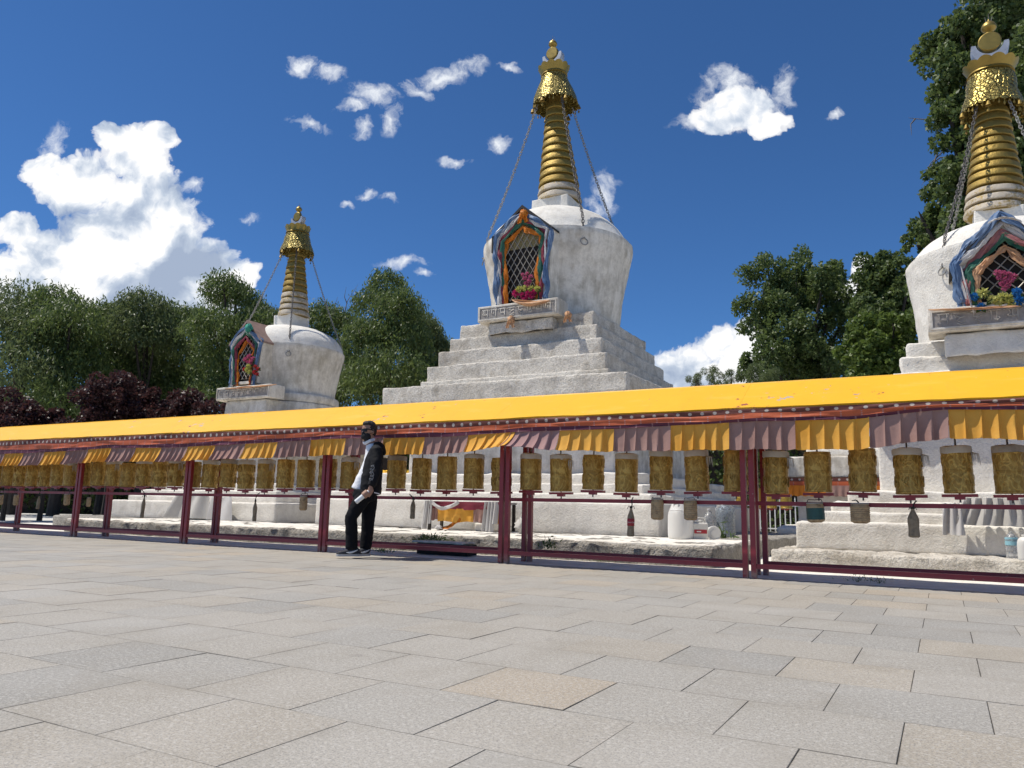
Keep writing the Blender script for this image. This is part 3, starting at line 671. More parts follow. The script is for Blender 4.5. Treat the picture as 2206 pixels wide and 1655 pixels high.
stupa(LC, -7.97, 16.34,
      [(3.84, .25, .82, 'p', .012), (3.62, .82, .98, 's', .016), (3.41, .98, 1.16, 's', .02), (3.2, 1.16, 1.37, 's', .03), (2.45, 1.37, 2.97, 'b', .012),
       (2.92, 2.95, 3.30, 'c', .018), (2.31, 3.30, 3.50, 's', .018), (2.22, 3.50, 3.86, 's', .018), (2.03, 3.86, 4.22, 's', .018), (1.86, 4.22, 4.56, 's', .018), (1.69, 4.56, 4.90, 's', .018)],
      dict(wall=[(1.50, 4.86), (1.53, 5.1), (1.60, 5.6), (1.70, 6.2), (1.79, 6.6), (1.835, 6.86), (1.83, 7.0)], dome=[(1.80, 6.97), (1.70, 7.13), (1.53, 7.38), (1.20, 7.68), (.80, 7.88), (.3, 7.95)], ring=(1.80, 6.72), edge=(1.72, 7.30), chain_az=(-45, 45, 135, 215)),
      (.487, 7.84, 8.24), (8.22, 10.96, .565, .228, -.055, 1.0, .04),
      dict(x=.08, y=-1.94, wb=.64, we=.74, z0=5.14, ze=6.84, za=7.40, depth=.55, over=.015, lip=.07, rd=.12, roofmat=M['soot'], grid=.16, slope=.62, bw=1.0, b0=4.80, b1=5.16, by=-2.12, bx=.06, bd=.55, letters=8, s0=4.5,
           boardmat=M['white_wall'], glyphmat=M['white_wall'], drip=True, straw=1),
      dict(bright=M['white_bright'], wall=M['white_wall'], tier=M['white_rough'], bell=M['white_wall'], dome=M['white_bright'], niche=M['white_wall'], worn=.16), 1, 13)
stupa(LL, -15.8, 15.3,
      [(2.92, .25, .69, 'p', .012), (2.66, .69, .82, 's', .015), (2.45, .82, .97, 's', .02), (2.25, .97, 1.14, 's', .025), (1.80, 1.14, 2.1, 'b', .012), (2.1, 2.08, 2.36, 'c', .02), (1.85, 2.36, 2.6, 's', .02), (1.66, 2.6, 2.84, 's', .02),
       (1.47, 2.80, 3.34, 'round', .012), (1.43, 3.34, 3.58, 'round', .010)],
      dict(wall=[(1.31, 3.55), (1.315, 3.72), (1.36, 4.0), (1.43, 4.35), (1.50, 4.65), (1.525, 4.79), (1.52, 4.86)], dome=[(1.50, 4.84), (1.49, 4.89), (1.40, 5.10), (1.22, 5.30), (.9, 5.46), (.55, 5.55), (.3, 5.58)], ring=(1.50, 4.62), edge=(1.43, 5.08), chain_az=(-45, 40, 135, 220)),
      (.345, 5.50, 5.91), (5.88, 7.82, .435, .215, -.028, .75, .07),
      dict(x=.16, y=-1.66, wb=.47, we=.58, z0=3.72, ze=4.83, za=5.36, depth=.5, over=.03, lip=.06, rd=.45, roofmat=M['tin'], grid=.14, slope=.75, bw=.98, b0=3.30, b1=3.64, by=-1.80, bx=.30, bd=.5, letters=8, s0=2.7,
           boardmat=M['white_wall'], glyphmat=M['glyph']),
      dict(bright=M['white_bright'], wall=M['white_wall'], tier=M['white_wall'], bell=M['white_wall'], dome=M['white_bright'], niche=M['white_wall'], worn=.55), 2, 11)
stupa(LR, 1.04, 13.87,
      [(2.80, .23, .60, 'p', .012), (2.6, .60, .74, 's', .015), (2.4, .74, .88, 's', .02), (2.2, .88, 1.03, 's', .025), (1.80, 1.03, 2.12, 'b', .014), (1.95, 2.1, 2.45, 'c', .02), (1.56, 2.45, 2.75, 's', .03), (1.45, 2.75, 3.0, 's', .03), (1.37, 3.0, 3.22, 's', .025)],
      dict(wall=[(1.21, 3.18), (1.215, 3.4), (1.245, 3.8), (1.29, 4.2), (1.335, 4.5), (1.35, 4.64), (1.345, 4.72)], dome=[(1.325, 4.70), (1.24, 4.82), (1.06, 5.02), (.85, 5.14), (.5, 5.24), (.2, 5.28)], ring=(1.33, 4.42), edge=(1.24, 4.92), chain_az=(-128, -52, 60, 130)),
      (.335, 5.18, 5.49), (5.46, 7.28, .452, .228, .038, .75, -.02),
      dict(x=-.09, y=-1.77, wb=.56, we=.62, z0=3.57, ze=4.22, za=4.86, depth=.62, over=.05, lip=.07, rd=.12, roofmat=M['soot'], grid=.17, slope=.95, bw=1.02, b0=3.25, b1=3.58, by=-1.90, bx=-.05, bd=.6, letters=9, s0=2.9,
           boardmat=M['white_wall'], glyphmat=M['glyph']),
      dict(bright=M['white_bright'], wall=M['white_bright'], tier=M['white_bright'], bell=M['white_bright'], dome=M['white_bright'], niche=M['white_bright'], worn=.28), 3, 13)
# ------------------------------------------------------------------ the prayer wheel railing
YF, YB, YW, YR = 8.56, 9.18, 8.80, 8.87          # front posts, back posts, wheels, ridge
X0, BAY = -13.976, 3.034
POSTX = [X0+BAY*i for i in range(-2, 7)]
XA, XB = POSTX[0], POSTX[-1]
RAIL = thing('prayer_wheel_railing', 'long dark red railing under a yellow gable roof with prayer wheels', 'railing', (X0+BAY*2, YF, 0))
def local(o): o.location = (-(X0+BAY*2), -YF, 0); return o
def part(mb, name, mat, parent=None, smooth=False, **k):
    o = mb.build(name, mat, parent or RAIL, smooth, **k)
    if not parent: local(o)
    return o
for i, x in enumerate(POSTX):
    for dx in (-.044, .044):
        mb = MB(); mb.bx(x+dx-.028, x+dx+.028, YF-.028, YF+.028, -.02, 1.82); part(mb, 'post', M['red'])
        mb = MB(); mb.bx(x+dx-.028, x+dx+.028, YB-.028, YB+.028, -.02, 1.82); part(mb, 'post', M['red'])
    mb = MB(); mb.bx(x-.09, x+.09, YF+.041, YB-.041, 1.70, 1.76); part(mb, 'cross_beam', M['red'])
    if i+1 < len(POSTX):
        a, b = x+.074, POSTX[i+1]-.074
        mb = MB(); mb.bx(a, b, YF-.02, YF+.02, .105, .155); part(mb, 'bottom_rail', M['red'])
        mb = MB(); mb.bx(a, b, YB-.02, YB+.02, .105, .155); part(mb, 'bottom_rail', M['red'])
        mb = MB(); mb.bx(x-.09, POSTX[i+1]-.092, YW-.022, YW+.022, .775, .82); part(mb, 'wheel_rail', M['red'])
        mb = MB(); mb.bx(x-.09, POSTX[i+1]-.092, YW-.03, YW+.03, 1.60, 1.65); part(mb, 'top_rail', M['red'])
        mb = MB(); mb.bx(a-.073, b+.07, YF-.30, YF-.265, 1.665, 1.725); part(mb, 'eave_board', M['red'])
        # roof panels: folded sheet, front and back slope
        r_ = random.Random(i); j = .0008
        def slope(ye, ze, yr, zr):
            def fn(u, v):
                X = x+j+(BAY-2*j)*u; return (X, ye+(yr-ye)*v, ze+(zr-ze)*v+.010*mn.noise(Vector((X*1.3, v*2, 4)))*(1-v)+.004*mn.noise(Vector((X*5, v*4, 9))))
            return fn
        mb = MB(); mb.sheet(slope(8.20, 1.790, YR-.002, 2.150), 40, 8, .018); part(mb, 'roof_panel', M['yellow'], smooth=True)
        mb = MB(); mb.sheet(slope(9.34, 1.90, YR+.002, 2.150), 12, 3, .018); o = part(mb, 'roof_panel', M['yellow'], smooth=True); o.data.flip_normals()
        mb = MB(); mb.bx(a-.074, b+.072, 8.235, 8.255, 1.735, 1.776); part(mb, 'fascia', M['red'])
# the cloth valance hung under the eave
TOPK = [(-21,1.55),(-16.5,1.575),(-14.2,1.585),(-12.6,1.625),(-11.0,1.60),(-9,1.625),(-7.6,1.655),(-5.6,1.632),(-4.6,1.665),(-3.3,1.66),(-1.7,1.69),(-.75,1.675),(.05,1.735),(.9,1.70),(4,1.70)]
HGT = [(-21,.27),(-12.5,.27),(-4.9,.245),(-4.5,.235),(-4.0,.26),(-3.0,.285),(-1.6,.315),(-.6,.32),(.1,.285),(4,.29)]
FLY = [(-21,.05),(-9.5,.10),(-8,.02),(-6,.03),(-5.2,.08),(-4.6,.20),(-4.1,.10),(-3.4,.02),(4,.02)]
VY = 8.21
TOPK = [(x, .68+(z-.68)*.989-.03) for x, z in TOPK]; HGT = [(x, h-.012) for x, h in HGT]
VAL = thing('cloth_valance', 'pleated yellow and mauve valance with striped red border under the roof eave', 'valance', (X0+BAY*2, VY, 1.4))
def vpart(mb, name, mat, smooth=True):
    o = mb.build(name, mat, VAL, smooth, 60); o.location = (-(X0+BAY*2), -VY, -1.4); return o
vr = random.Random(11)
xb = -4.61-.668*22; k = 0
while xb < 2.6:
    wd = .668+vr.uniform(-.03, .03); mauve = (k % 2 == 0); npl = 5; ph = vr.random()
    tw = [vr.uniform(.6, 1.3) for _ in range(8)]; lean = [vr.uniform(-.35, .5) for _ in range(8)]
    def fn(u, v, xb=xb, wd=wd, tw=tw, lean=lean, ph=ph):
        X = xb+wd*u; zt = lerp_keys(TOPK, X); h = lerp_keys(HGT, X); fly = lerp_keys(FLY, X)
        s = u*npl; i = int(min(s, npl-1e-6)); f = s-i                       # one knife pleat each
        dep = .060*tw[i]*(.30+.70*v)
        y = VY + dep*((1-f)**.8)*(1-math.exp(-f*18)) - .006
        y -= fly*v*v + .012*v*math.sin(f*PI*1.5+i)
        x = X + .010*v*lean[i]*3*math.sin(f*PI) + .020*v*(1 if f > .9 else 0)*lean[i]
        z = zt - h*v - .006*v*math.sin(f*PI+i*1.7) + fly*fly*v*.9 + .004*mn.noise(Vector((X*9, v*3, 2)))
        x -= fly*v*.25
        return (x, y, z)
    mb = MB(); mb.sheet(fn, 60, 8, .003)
    mat = M['val_mauve'] if mauve else M['val_yellow']
    if mauve and abs(xb+4.6) < .3: mat = M['val_pink']
    vpart(mb, 'mauve_panel' if mauve else 'yellow_panel', mat); xb += wd; k += 1
    if abs(xb+4.61) < .2: xb = -4.61
def band(name, mat, a, b, dy):
    mb = MB(); n = 260; x0, x1 = -19.3, 2.6
    def fn(u, v):
        X = x0+(x1-x0)*u; zt = lerp_keys(TOPK, X); ze = 1.770+.012*mn.noise(Vector((X*.9, 3, 1)))
        t = a+(b-a)*v; sagw = .022*mn.noise(Vector((X*1.6, 8, t*2)))*math.sin(PI*min(1, t+.15))
        return (X, VY-.012-dy-.012*math.sin(X*3.1+t*4)*(.4+.6*mn.noise(Vector((X, 5, 5))))-abs(.03*mn.noise(Vector((X*2.3, t*3, 7)))), zt+(ze-zt)*t+sagw)
    mb.sheet(fn, n, 5, .003); o = vpart(mb, name, mat)
    uvl = o.data.uv_layers.new(name='UVMap'); N = (n+1)*6
    for lp in o.data.loops:
        vi = lp.vertex_index % N; i, j = divmod(vi, 6); uvl.data[lp.index].uv = ((x1-x0)*i/n, j/5)
    return o
band('dark_stripe', M['band_dark'], -.06, .24, .0); band('red_stripe', M['band_red'], .22, .60, .004); band('dotted_border', M['band_dots'], .57, 1.0, .0)
# prayer wheels
wr = random.Random(5)
def drum_meshes():
    H, R = .435, .133; out = []
    p = [(.02, 0), (R*.97, 0), (R*1.03, .006), (R*1.03, .022), (R, .026), (R, H*.47), (R*1.02, H*.475), (R*1.02, H*.49), (R, H*.495), (R, H*.505), (R*1.02, H*.51), (R*1.02, H*.525), (R, H*.53), (R, H*.90), (R*1.025, H*.905), (R*1.025, H*.94), (R*.99, H*.945), (R*.985, H), (.02, H+.006)]
    mb = MB(); mb.lathe(p, 32); a = mb.mesh('drum'); a.materials.append(M['brass'])
    # taller band of figures standing proud of the sheet
    mb = MB()
    for row in (.055, .255):
        for kk in range(8):
            a0 = 2*PI*kk/8
            for cc in range(3):
                pts = []
                for t in range(7):
                    th = a0+.10+.17*cc+.05*math.sin(t*1.3+cc*2); z = row+.015+.115*t/6
                    rr = R*1.006; th += .10*math.sin(t*.9+kk+cc)
                    pts.append((rr*math.cos(th), rr*math.sin(th), z))
                mb.tube(pts, [.0025,.0055,.006,.004,.006,.0055,.002], 5)
    b = mb.mesh('embossing'); b.materials.append(M['brass'])
    mb = MB(); mb.bx(-.155, .155, -.035, .035, -.036, -.008); mb.bx(-.045, .045, -.03, .03, -.062, -.036); c = mb.mesh('foot_bar', False); c.materials.append(M['red'])
    mb = MB(); mb.tube([(0,0,-.09),(0,0,.80)], .009, 8); d = mb.mesh('axle'); d.materials.append(M['iron'])
    return a, b, c, d
DRUM = drum_meshes()
def cap_mesh(kind):
    R = .128; mb = MB(); r_ = random.Random(kind)
    def fn(r, z, a, i): return r*(1+.035*mn.noise(Vector((math.cos(a)*3, math.sin(a)*3, z*30+kind)))), z+.010*mn.noise(Vector((math.cos(a)*2+kind, math.sin(a)*2, 3)))
    mb.lathe([(R*1.05, .392), (R*1.09, .396), (R*1.10, .432), (R*1.07, .458), (R*.8, .467), (.03, .472)], 32, fn=fn); return mb.mesh('cloth_cap')
CAPS = []
for kind, mt in ((1, 'grey_cloth'), (2, 'whitec'), (3, 'val_mauve')):
    c = cap_mesh(kind); c.materials.append(M[mt] if kind != 3 else M['glyph_dark']); CAPS.append(c)
mb = MB()
for t in range(9):
    a = t*.7; mb.tube([(.125,-.03,.40),(.16+.03*math.sin(a),-.05+.03*math.cos(a),.38),(.165+.035*math.sin(a),-.05+.035*math.cos(a),.31-.02*(t % 3))], [.006,.004,.002], 4)
TASSEL = mb.mesh('knotted_scarf'); TASSEL.materials.append(M['grey_cloth'])
WX = [-9.42+.4352*i for i in range(-21, 25)]
WX = [x for x in WX if -18.0 < x < .9]
nW = len(WX); WHEELS = []
capped = {1: 2, 2: 0, 3: 1, 6: 0, 8: 1, 9: 0, 10: 0, 12: 0, 13: 1, 15: 0, 18: 2, 19: 0, 20: 1, 24: 0, 25: 0, 26: 2, 27: 0, 29: 0, 31: 0, 33: 0, 36: 0}
for i, x in enumerate(sorted(WX, reverse=True)):
    n_ = i+1; extra = {2: ' with grey cloth cap', 3: ' with white cloth wrapped round its top', 4: ' with patterned paper collar'}.get(n_, '')
    tk = capped.get(n_)
    W_ = thing('prayer_drum', 'embossed brass prayer wheel, %s from the right picture edge in the near row' % ordinal(n_), 'prayer wheel', (x, YW, .915+wr.uniform(-.014, .022)), wr.uniform(0, 6.28), 'prayer wheels in the near railing')
    tilt = wr.uniform(-.022, .022)
    W_.rotation_euler = (tilt, wr.uniform(-.022, .022), wr.uniform(0, 6.28))
    inst('drum', DRUM[0], W_, scale=(wr.uniform(.96, 1.03),)*2+(wr.uniform(.96, 1.04),)); tag(inst('embossing', DRUM[1], W_), kind='stuff'); inst('axle', DRUM[3], W_)
    f = inst('foot_bar', DRUM[2], W_); f.rotation_euler = (0, 0, -W_.rotation_euler.z+wr.uniform(-.12, .12))
    if tk is not None:
        c = inst('cloth_cap', CAPS[tk], W_)
        if wr.random() < .4: inst('knotted_scarf', TASSEL, W_, rot=(0, 0, -W_.rotation_euler.z))
    WHEELS.append(W_)
# ------------------------------------------------------------------ bottles and jars hung on the wheel rail
def clear(name, tint, rough=.12, trans=.75, murk=None):
    def fn(n):
        a = n.noise(n.pos, 24, 4, .6); c = n.mix(n.ramp(a, [(.45, 0), (.7, .8)]), tint, murk or tuple(x*.45 for x in tint))
        setp(n, color=c, rough=n.math('ADD', rough, n.math('MULTIPLY', a, .25)), trans=trans, ior=1.35)
    return material(name, fn)
M['pet_dirty'] = clear('dusty_bottle_plastic', (.33,.26,.17), .45, .12); M['pet_jar'] = clear('cloudy_jar_plastic', (.46,.33,.185), .6, .0, (.17,.12,.07))
M['oil'] = plain('dark_oil', (.030,.022,.015), .3); M['string'] = plain('blackened_string', (.03,.028,.025), .9)
M['label_red'] = plain('red_label', (.36,.02,.03), .5); M['label_white'] = plain('white_print', (.65,.63,.60), .5); M['label_green'] = plain('dark_green_label', (.02,.075,.065), .5, var=.3, scale=25)
def hang(px, ytop, ybot, kind, label, wpx=None, mat=None):
    zr = .795; a = aty(px, ytop, YW-.075); b = aty(px, ybot, YW-.075); L = a.z-b.z; x = a.x
    T = thing('hanging_bottle' if kind != 'jar' else 'hanging_jar', label, 'bottle' if kind != 'jar' else 'jar', (x, YW-.085, b.z), 0, 'bottles and jars hung on the railing')
    T.rotation_euler = (0, wr.uniform(-.05, .05), wr.uniform(0, 6)); mt = M[mat] if mat else M['pet_dirty' if kind != 'jar' else 'pet_jar']
    sc = (wpx or (18 if kind != 'jar' else 30))*.0041/2*a.y/7.2*1.0
    mb = MB()
    if kind == 'jar':
        pr = [(.6*sc, 0), (.93*sc, .015), (sc, .03)]
        zz = .03; hb = L*.80
        while zz < hb: pr += [(sc, zz), (sc*.95, zz+.006), (sc, zz+.012)]; zz += .022
        pr += [(sc, hb), (sc*.90, hb+.02), (sc*.86, L*.90), (sc*.90, L*.905), (sc*.90, L*.98), (sc*.80, L)]
        mb.lathe(pr, 28); body = mb.build('body', mt, T)
        mb = MB(); mb.lathe([(sc*.93, L*.93), (sc*.94, L*.94), (sc*.94, L*1.0), (sc*.3, L*1.01)], 28); mb.build('lid', M['string'] if mat else M['glyph_dark'], T)
        if mat: pass
        for s_ in (-1, 1):
            mb = MB(); mb.tube([(s_*sc*.9, 0, L*.96), (s_*sc*.7, .03, zr-b.z+.05), (0, .07, zr-b.z+.045)], .004, 5); mb.build('string', M['string'], T)
    else:
        sh = .62
        mb.lathe(smooth_prof([(.75*sc, 0), (sc, .012), (sc, L*.12), (sc*.93, L*.3), (sc, L*.45), (sc, L*sh), (sc*.72, L*.76), (sc*.36, L*.90), (sc*.33, L*.96), (sc*.33, L)], 3), 24); mb.build('body', mt, T)
        mb = MB(); mb.lathe([(sc*.40, L*.955), (sc*.42, L*.96), (sc*.42, L*1.02), (.002, L*1.025)], 16); mb.build('cap', M['string'], T)
        mb = MB(); mb.lathe([(.70*sc, .006), (sc*.94, .015), (sc*.94, L*.11), (sc*.9, L*.16), (.002, L*.161)], 20); mb.build('oil', M['oil'], T)
        mb = MB(); mb.tube([(0, 0, L*.93), (.012, 0, L*1.06), (0, .02, zr-b.z+.02), (0, .06, zr-b.z+.05)], .007, 6)
        for s_ in (-1, 1): mb.tube([(0, 0, L*.99), (s_*.03, .0, L*1.03), (s_*.045, 0, L*.93)], .004, 5)
        mb.build('string', M['string'], T)
        if mat == 'cola':
            pass
    return T, sc, L
hang(311, 1068, 1116, 'bottle', 'slim dusty bottle hanging before the left stupa plinth, between two red posts', 13)
hang(552, 1078, 1123, 'bottle', 'dark slim bottle hanging just right of the draped white cloth', 13)
hang(891, 1074, 1118, 'bottle', 'square brown bottle hanging right of the standing man', 14)
T, sc, L = hang(1359, 1092, 1156, 'bottle', 'cola bottle with red label hanging before the grey plinth wall', 17)
mb = MB(); mb.lathe([(sc*1.0, L*.36), (sc*1.03, L*.365), (sc*1.03, L*.60), (sc*1.0, L*.605)], 24, cap=False); mb.build('paper_label', M['label_red'], T)
tx = bpy.data.curves.new('lettering', 'FONT'); tx.body = 'Coca-Cola'; tx.size = sc*.52; tx.align_x = 'CENTER'; tx.extrude = .0006
to = bpy.data.objects.new('lettering_src', tx); COL.objects.link(to); dg = bpy.context.evaluated_depsgraph_get(); me = bpy.data.meshes.new_from_object(to.evaluated_get(dg)); bpy.data.objects.remove(to)
for v_ in me.vertices:   # bend the word round the bottle
    th = v_.co.x/(sc*1.04); rr = sc*1.045+v_.co.z; v_.co = (rr*math.sin(th), -rr*math.cos(th), L*.46+v_.co.y)
me.name = 'lettering'; me.materials.append(M['label_white']); o = inst('lettering', me, T); o.rotation_euler = (0, 0, .4); T.rotation_euler = (0, .02, 0)
hang(1966, 1094, 1158, 'bottle', 'tall narrow brown bottle hanging in the rightmost bay', 21)
for px, a, b, lab, w_, mt in ((656, 1068, 1100, 'ribbed grey jar hanging left of the standing man', 24, None), (1416, 1074, 1120, 'cracked ribbed jar hanging left of the white barrel', 30, None), (1488, 1076, 1121, 'ribbed brownish jar hanging in front of the white barrel', 31, None),
                          (1757, 1083, 1126, 'round dark green labelled jar hanging in the rightmost bay', 36, None), (1852, 1084, 1128, 'dusty ribbed jar hanging beside the dark green labelled jar', 38, None),
                          (5, 1066, 1088, 'pale jar hanging at the left picture edge', 15, None), (37, 1066, 1089, 'ribbed beige jar hanging second from the left picture edge', 19, None), (147, 1064, 1089, 'ribbed beige jar hanging just left of a red post, far left bay', 22, None), (193, 1072, 1092, 'pale small jar hanging right of a red post, far left', 16, None)):
    T, sc, L = hang(px, a, b, 'jar', lab, w_, mt)
    if px == 1757:
        mb = MB(); mb.lathe([(sc*1.0, L*.16), (sc*1.02, L*.17), (sc*1.02, L*.72), (sc*1.0, L*.73)], 28, cap=False); mb.build('paper_label', M['label_green'], T)
hang(85, 1068, 1097, 'bottle', 'pale bottle with white tag hanging in the far left bay', 12)
# ------------------------------------------------------------------ trees
def leaf_object(name, mat, parent, P, D, L, W, seed, smooth=False):
    """P centres, D directions (N,3); every leaf is a small folded diamond of its own size"""
    r = np.random.default_rng(seed); N = len(P); D = D/np.linalg.norm(D, axis=1)[:, None]
    A = r.normal(size=(N, 3)); B = np.cross(D, A); B /= np.linalg.norm(B, axis=1)[:, None]+1e-9; C = np.cross(D, B)
    l = L*r.uniform(.65, 1.3, N)[:, None]; w = W*r.uniform(.7, 1.25, N)[:, None]
    v = np.empty((N, 4, 3)); v[:, 0] = P-D*l*.5; v[:, 1] = P+B*w*.5+C*w*.12; v[:, 2] = P+D*l*.5; v[:, 3] = P-B*w*.5+C*w*.12
    me = bpy.data.meshes.new(name); me.vertices.add(N*4); me.vertices.foreach_set('co', v.ravel().astype(np.float32))
    me.loops.add(N*4); me.loops.foreach_set('vertex_index', np.arange(N*4, dtype=np.int32))
    me.polygons.add(N); me.polygons.foreach_set('loop_start', np.arange(0, N*4, 4, dtype=np.int32)); me.polygons.foreach_set('loop_total', np.full(N, 4, dtype=np.int32))
    me.update(calc_edges=True)
    at = me.attributes.new('leaf', 'FLOAT', 'FACE'); at.data.foreach_set('value', r.random(N).astype(np.float32))
    me.materials.append(mat); o = bpy.data.objects.new(name, me); COL.objects.link(o); o.parent = parent
    return o
def unit(r, n):
    a = r.normal(size=(n, 3)); return a/np.linalg.norm(a, axis=1)[:, None]
def tree(name, label, kind, D, circles, n, mat, seed, group, base=None, spread=.8, twigs=0, L=None):
    r = np.random.default_rng(seed); C = []
    for (x, y, rad) in circles:
        d = D+r.uniform(-1, 1)*spread*rad*D/FPX*2.0; p = atd(x, y, d); C.append((np.array(p), rad*d/FPX*1.12))
    bx_ = base if base else np.mean([c[0] for c in circles]); bp = atd(bx_, 900, D); bp = np.array((bp.x, bp.y, 0.))
    T = thing(name, label, 'tree' if name != 'tamarisk_shrub' else 'shrub', tuple(bp), 0, group)
    tot = sum(c[1]**2 for c in C); Ps = []; Ds = []
    for c, R in C:
        k = int(n*R*R/tot)
        if kind == 'willow':
            per = 13; s_ = k//per; u = unit(r, s_); u[:, 2] = np.abs(u[:, 2])*1.0-.15; st = c+u*R*r.uniform(.55, 1.06, s_)[:, None]*np.array((1, 1, .95))
            ln = R*r.uniform(.35, 1.0, s_); outv = u*np.array((1, 1, 0)); t = (np.arange(per)+.5)/per
            pts = st[:, None, :]+outv[:, None, :]*(.28*R*np.sqrt(t))[None, :, None]+np.array((0, 0, -1))*(ln[:, None]*(t**1.25)[None, :])[:, :, None]
            pts = pts+r.normal(scale=.105, size=pts.shape); Ps.append(pts.reshape(-1, 3))
            dd = np.array((0, 0, -1.))+outv[:, None, :]*(.5*(1-t))[None, :, None]+r.normal(scale=.62, size=pts.shape); Ds.append(dd.reshape(-1, 3))
        else:
            # sub-clumps on the shell of the clump so that light and dark gaps show
            ns = max(5, int(9*R+6)); cu = unit(r, ns); cc = c+cu*R*r.uniform(.45, .95, ns)[:, None]; cr_ = R*r.uniform(.24, .46, ns)
            w = cr_**2/np.sum(cr_**2); cnt = np.maximum(3, (k*w).astype(int))
            for q in range(ns):
                m = cnt[q]; u = unit(r, m); rr = cr_[q]*r.uniform(.35, 1.05, m)**.6
                Ps.append(cc[q]+u*rr[:, None]); Ds.append(u*.5+unit(r, m)*.9+np.array((0, 0, -.35)))
    P = np.concatenate(Ps)-bp; Dd = np.concatenate(Ds); ok = P[:, 2] > .05
    lw = {'willow': (.20, .058), 'broad': (.17, .105), 'plum': (.14, .075), 'fine': (.16, .014), 'near': (.155, .105)}[kind]
    if L: lw = L
    leaf_object('crown', mat, T, P[ok], Dd[ok], lw[0], lw[1], seed)
    mb = MB(); H = max(c[0][2]+c[1]*.2 for c in C); rt = max(.07, H*.022)
    top = np.mean([c[0] for c in C], axis=0)-bp; wob_ = [Vector((0, 0, -.1)), Vector((.12*H*.1, 0, H*.2)), Vector((top[0]*.4, top[1]*.4, H*.45)), Vector((top[0]*.9, top[1]*.9, H*.72)), Vector((top[0], top[1], H*.9))]
    mb.tube(wob_, [rt*1.25, rt, rt*.8, rt*.45, rt*.1], 9)
    for c, R in C:
        e = Vector(c-bp); z0 = min(max(e.z*.62, H*.18), H*.7); f = z0/H; s0 = Vector((top[0]*f, top[1]*f, z0))
        mb.tube([s0, s0.lerp(e, .5)+Vector((0, 0, -.15*R)), e, e+Vector((r.uniform(-.3, .3)*R, r.uniform(-.3, .3)*R, R*.6))], [rt*.42, rt*.28, rt*.16, rt*.03], 6)
    mb.build('trunk', M['bark'], T)
    if twigs:
        for q in twigs:
            mb = MB(); pts = [Vector(atd(x, y, D))-Vector(bp) for x, y in q]; mb.tube(pts, [.028*(1-.85*i/(len(pts)-1)) for i in range(len(pts))], 5); mb.build('bare_branch', M['twig'], T)
    return T
GW = 'willows behind the left stupa'
WIL = [
 ('shaggy willow at the left picture edge', [(38,645,46),(14,700,60),(78,712,58),(30,800,70),(84,830,56),(20,890,60),(70,910,50)], 39),
 ('round topped willow standing second from the left edge', [(122,650,40),(152,692,50),(108,742,60),(165,790,60),(130,860,60),(150,900,50)], 37),
 ('low willow standing third from the left edge', [(212,682,38),(250,695,45),(220,755,60),(262,805,55),(230,880,60)], 40),
 ('peaked willow standing under the blue cloud gap', [(308,660,42),(288,704,45),(336,722,45),(312,790,60),(330,868,55)], 38),
 ('willow left of the tall willow by the small stupa', [(380,690,42),(424,695,42),(400,765,60),(390,845,60),(444,805,45)], 41),
 ('tall willow rising just left of the small stupa spire', [(482,618,38),(508,645,44),(460,700,46),(545,700,44),(500,770,60),(480,850,60),(545,830,50)], 36),
 ('willow behind the spire base of the small stupa', [(560,680,36),(592,705,42),(572,770,60),(600,840,60),(640,780,40)], 40),
 ('willow right of the small stupa with dead twigs on top', [(695,682,38),(735,700,45),(700,765,60),(742,835,60),(680,840,50)], 38),
 ('tallest willow, beside the left edge of the middle stupa', [(834,610,34),(815,650,44),(860,655,45),(850,725,65),(800,725,52),(840,805,75),(782,805,50),(880,830,45)], 34),
 ('drooping willow touching the stepped terraces of the middle stupa', [(900,705,40),(932,748,36),(920,805,46),(905,865,55)], 35)]
for i, (lab, cs, D) in enumerate(WIL):
    tw = 0
    if i == 7: tw = [[(738,690),(748,650),(760,630),(772,612)],[(748,655),(742,640),(746,618)],[(725,680),(722,655),(728,640)]]
    if i == 8: tw = [[(868,620),(880,640),(893,650),(900,668)],[(880,640),(890,660),(897,690)]]
    tree('willow_tree', lab, 'willow', D, cs, 25000 if i != 8 else 32000, M['leaf_willow' if i % 3 else 'leaf_willow2'], 100+i, GW, twigs=tw)
GP = 'purple plum trees under the willows'
for i, (lab, cs) in enumerate([
 ('purple leaved plum at the left picture edge', [(18,921,55),(60,931,48),(20,976,55)]),
 ('small purple plum just right of the leftmost plum', [(108,921,34),(130,946,36),(95,961,40)]),
 ('broad purple plum mass behind the left end of the roof', [(240,858,50),(195,884,46),(290,868,46),(250,916,55),(180,931,40),(320,921,45)]),
 ('purple plum beside the niche of the small stupa', [(365,878,44),(415,896,44),(460,904,40),(400,941,50),(350,936,40)])]):
    tree('plum_tree', lab, 'plum', 29, cs, 15000, M['leaf_purple'], 200+i, GP)
GR = 'trees behind the right stupa'
tree('broadleaf_tree', 'big dark leafy tree with bumpy top between the stupas', 'broad', 36, [(1655,592,46),(1640,650,44),(1668,690,52),(1618,700,26),(1735,580,48),(1722,640,56),(1705,720,60),(1775,600,36),(1660,770,48),(1730,790,60),(1620,790,30),(1795,650,44),(1805,590,34),(1790,730,60),(1840,650,30),(1790,810,60),(1680,840,60)], 42000, M['leaf_dark'], 301, GR, base=1745)
tree('broadleaf_tree', 'dark leafy tree close against the left side of the right stupa', 'broad', 34, [(1872,602,40),(1928,585,36),(1905,640,48),(1950,640,40),(1962,580,26),(1868,680,44),(1920,700,50)], 22000, M['leaf_dark'], 302, GR)
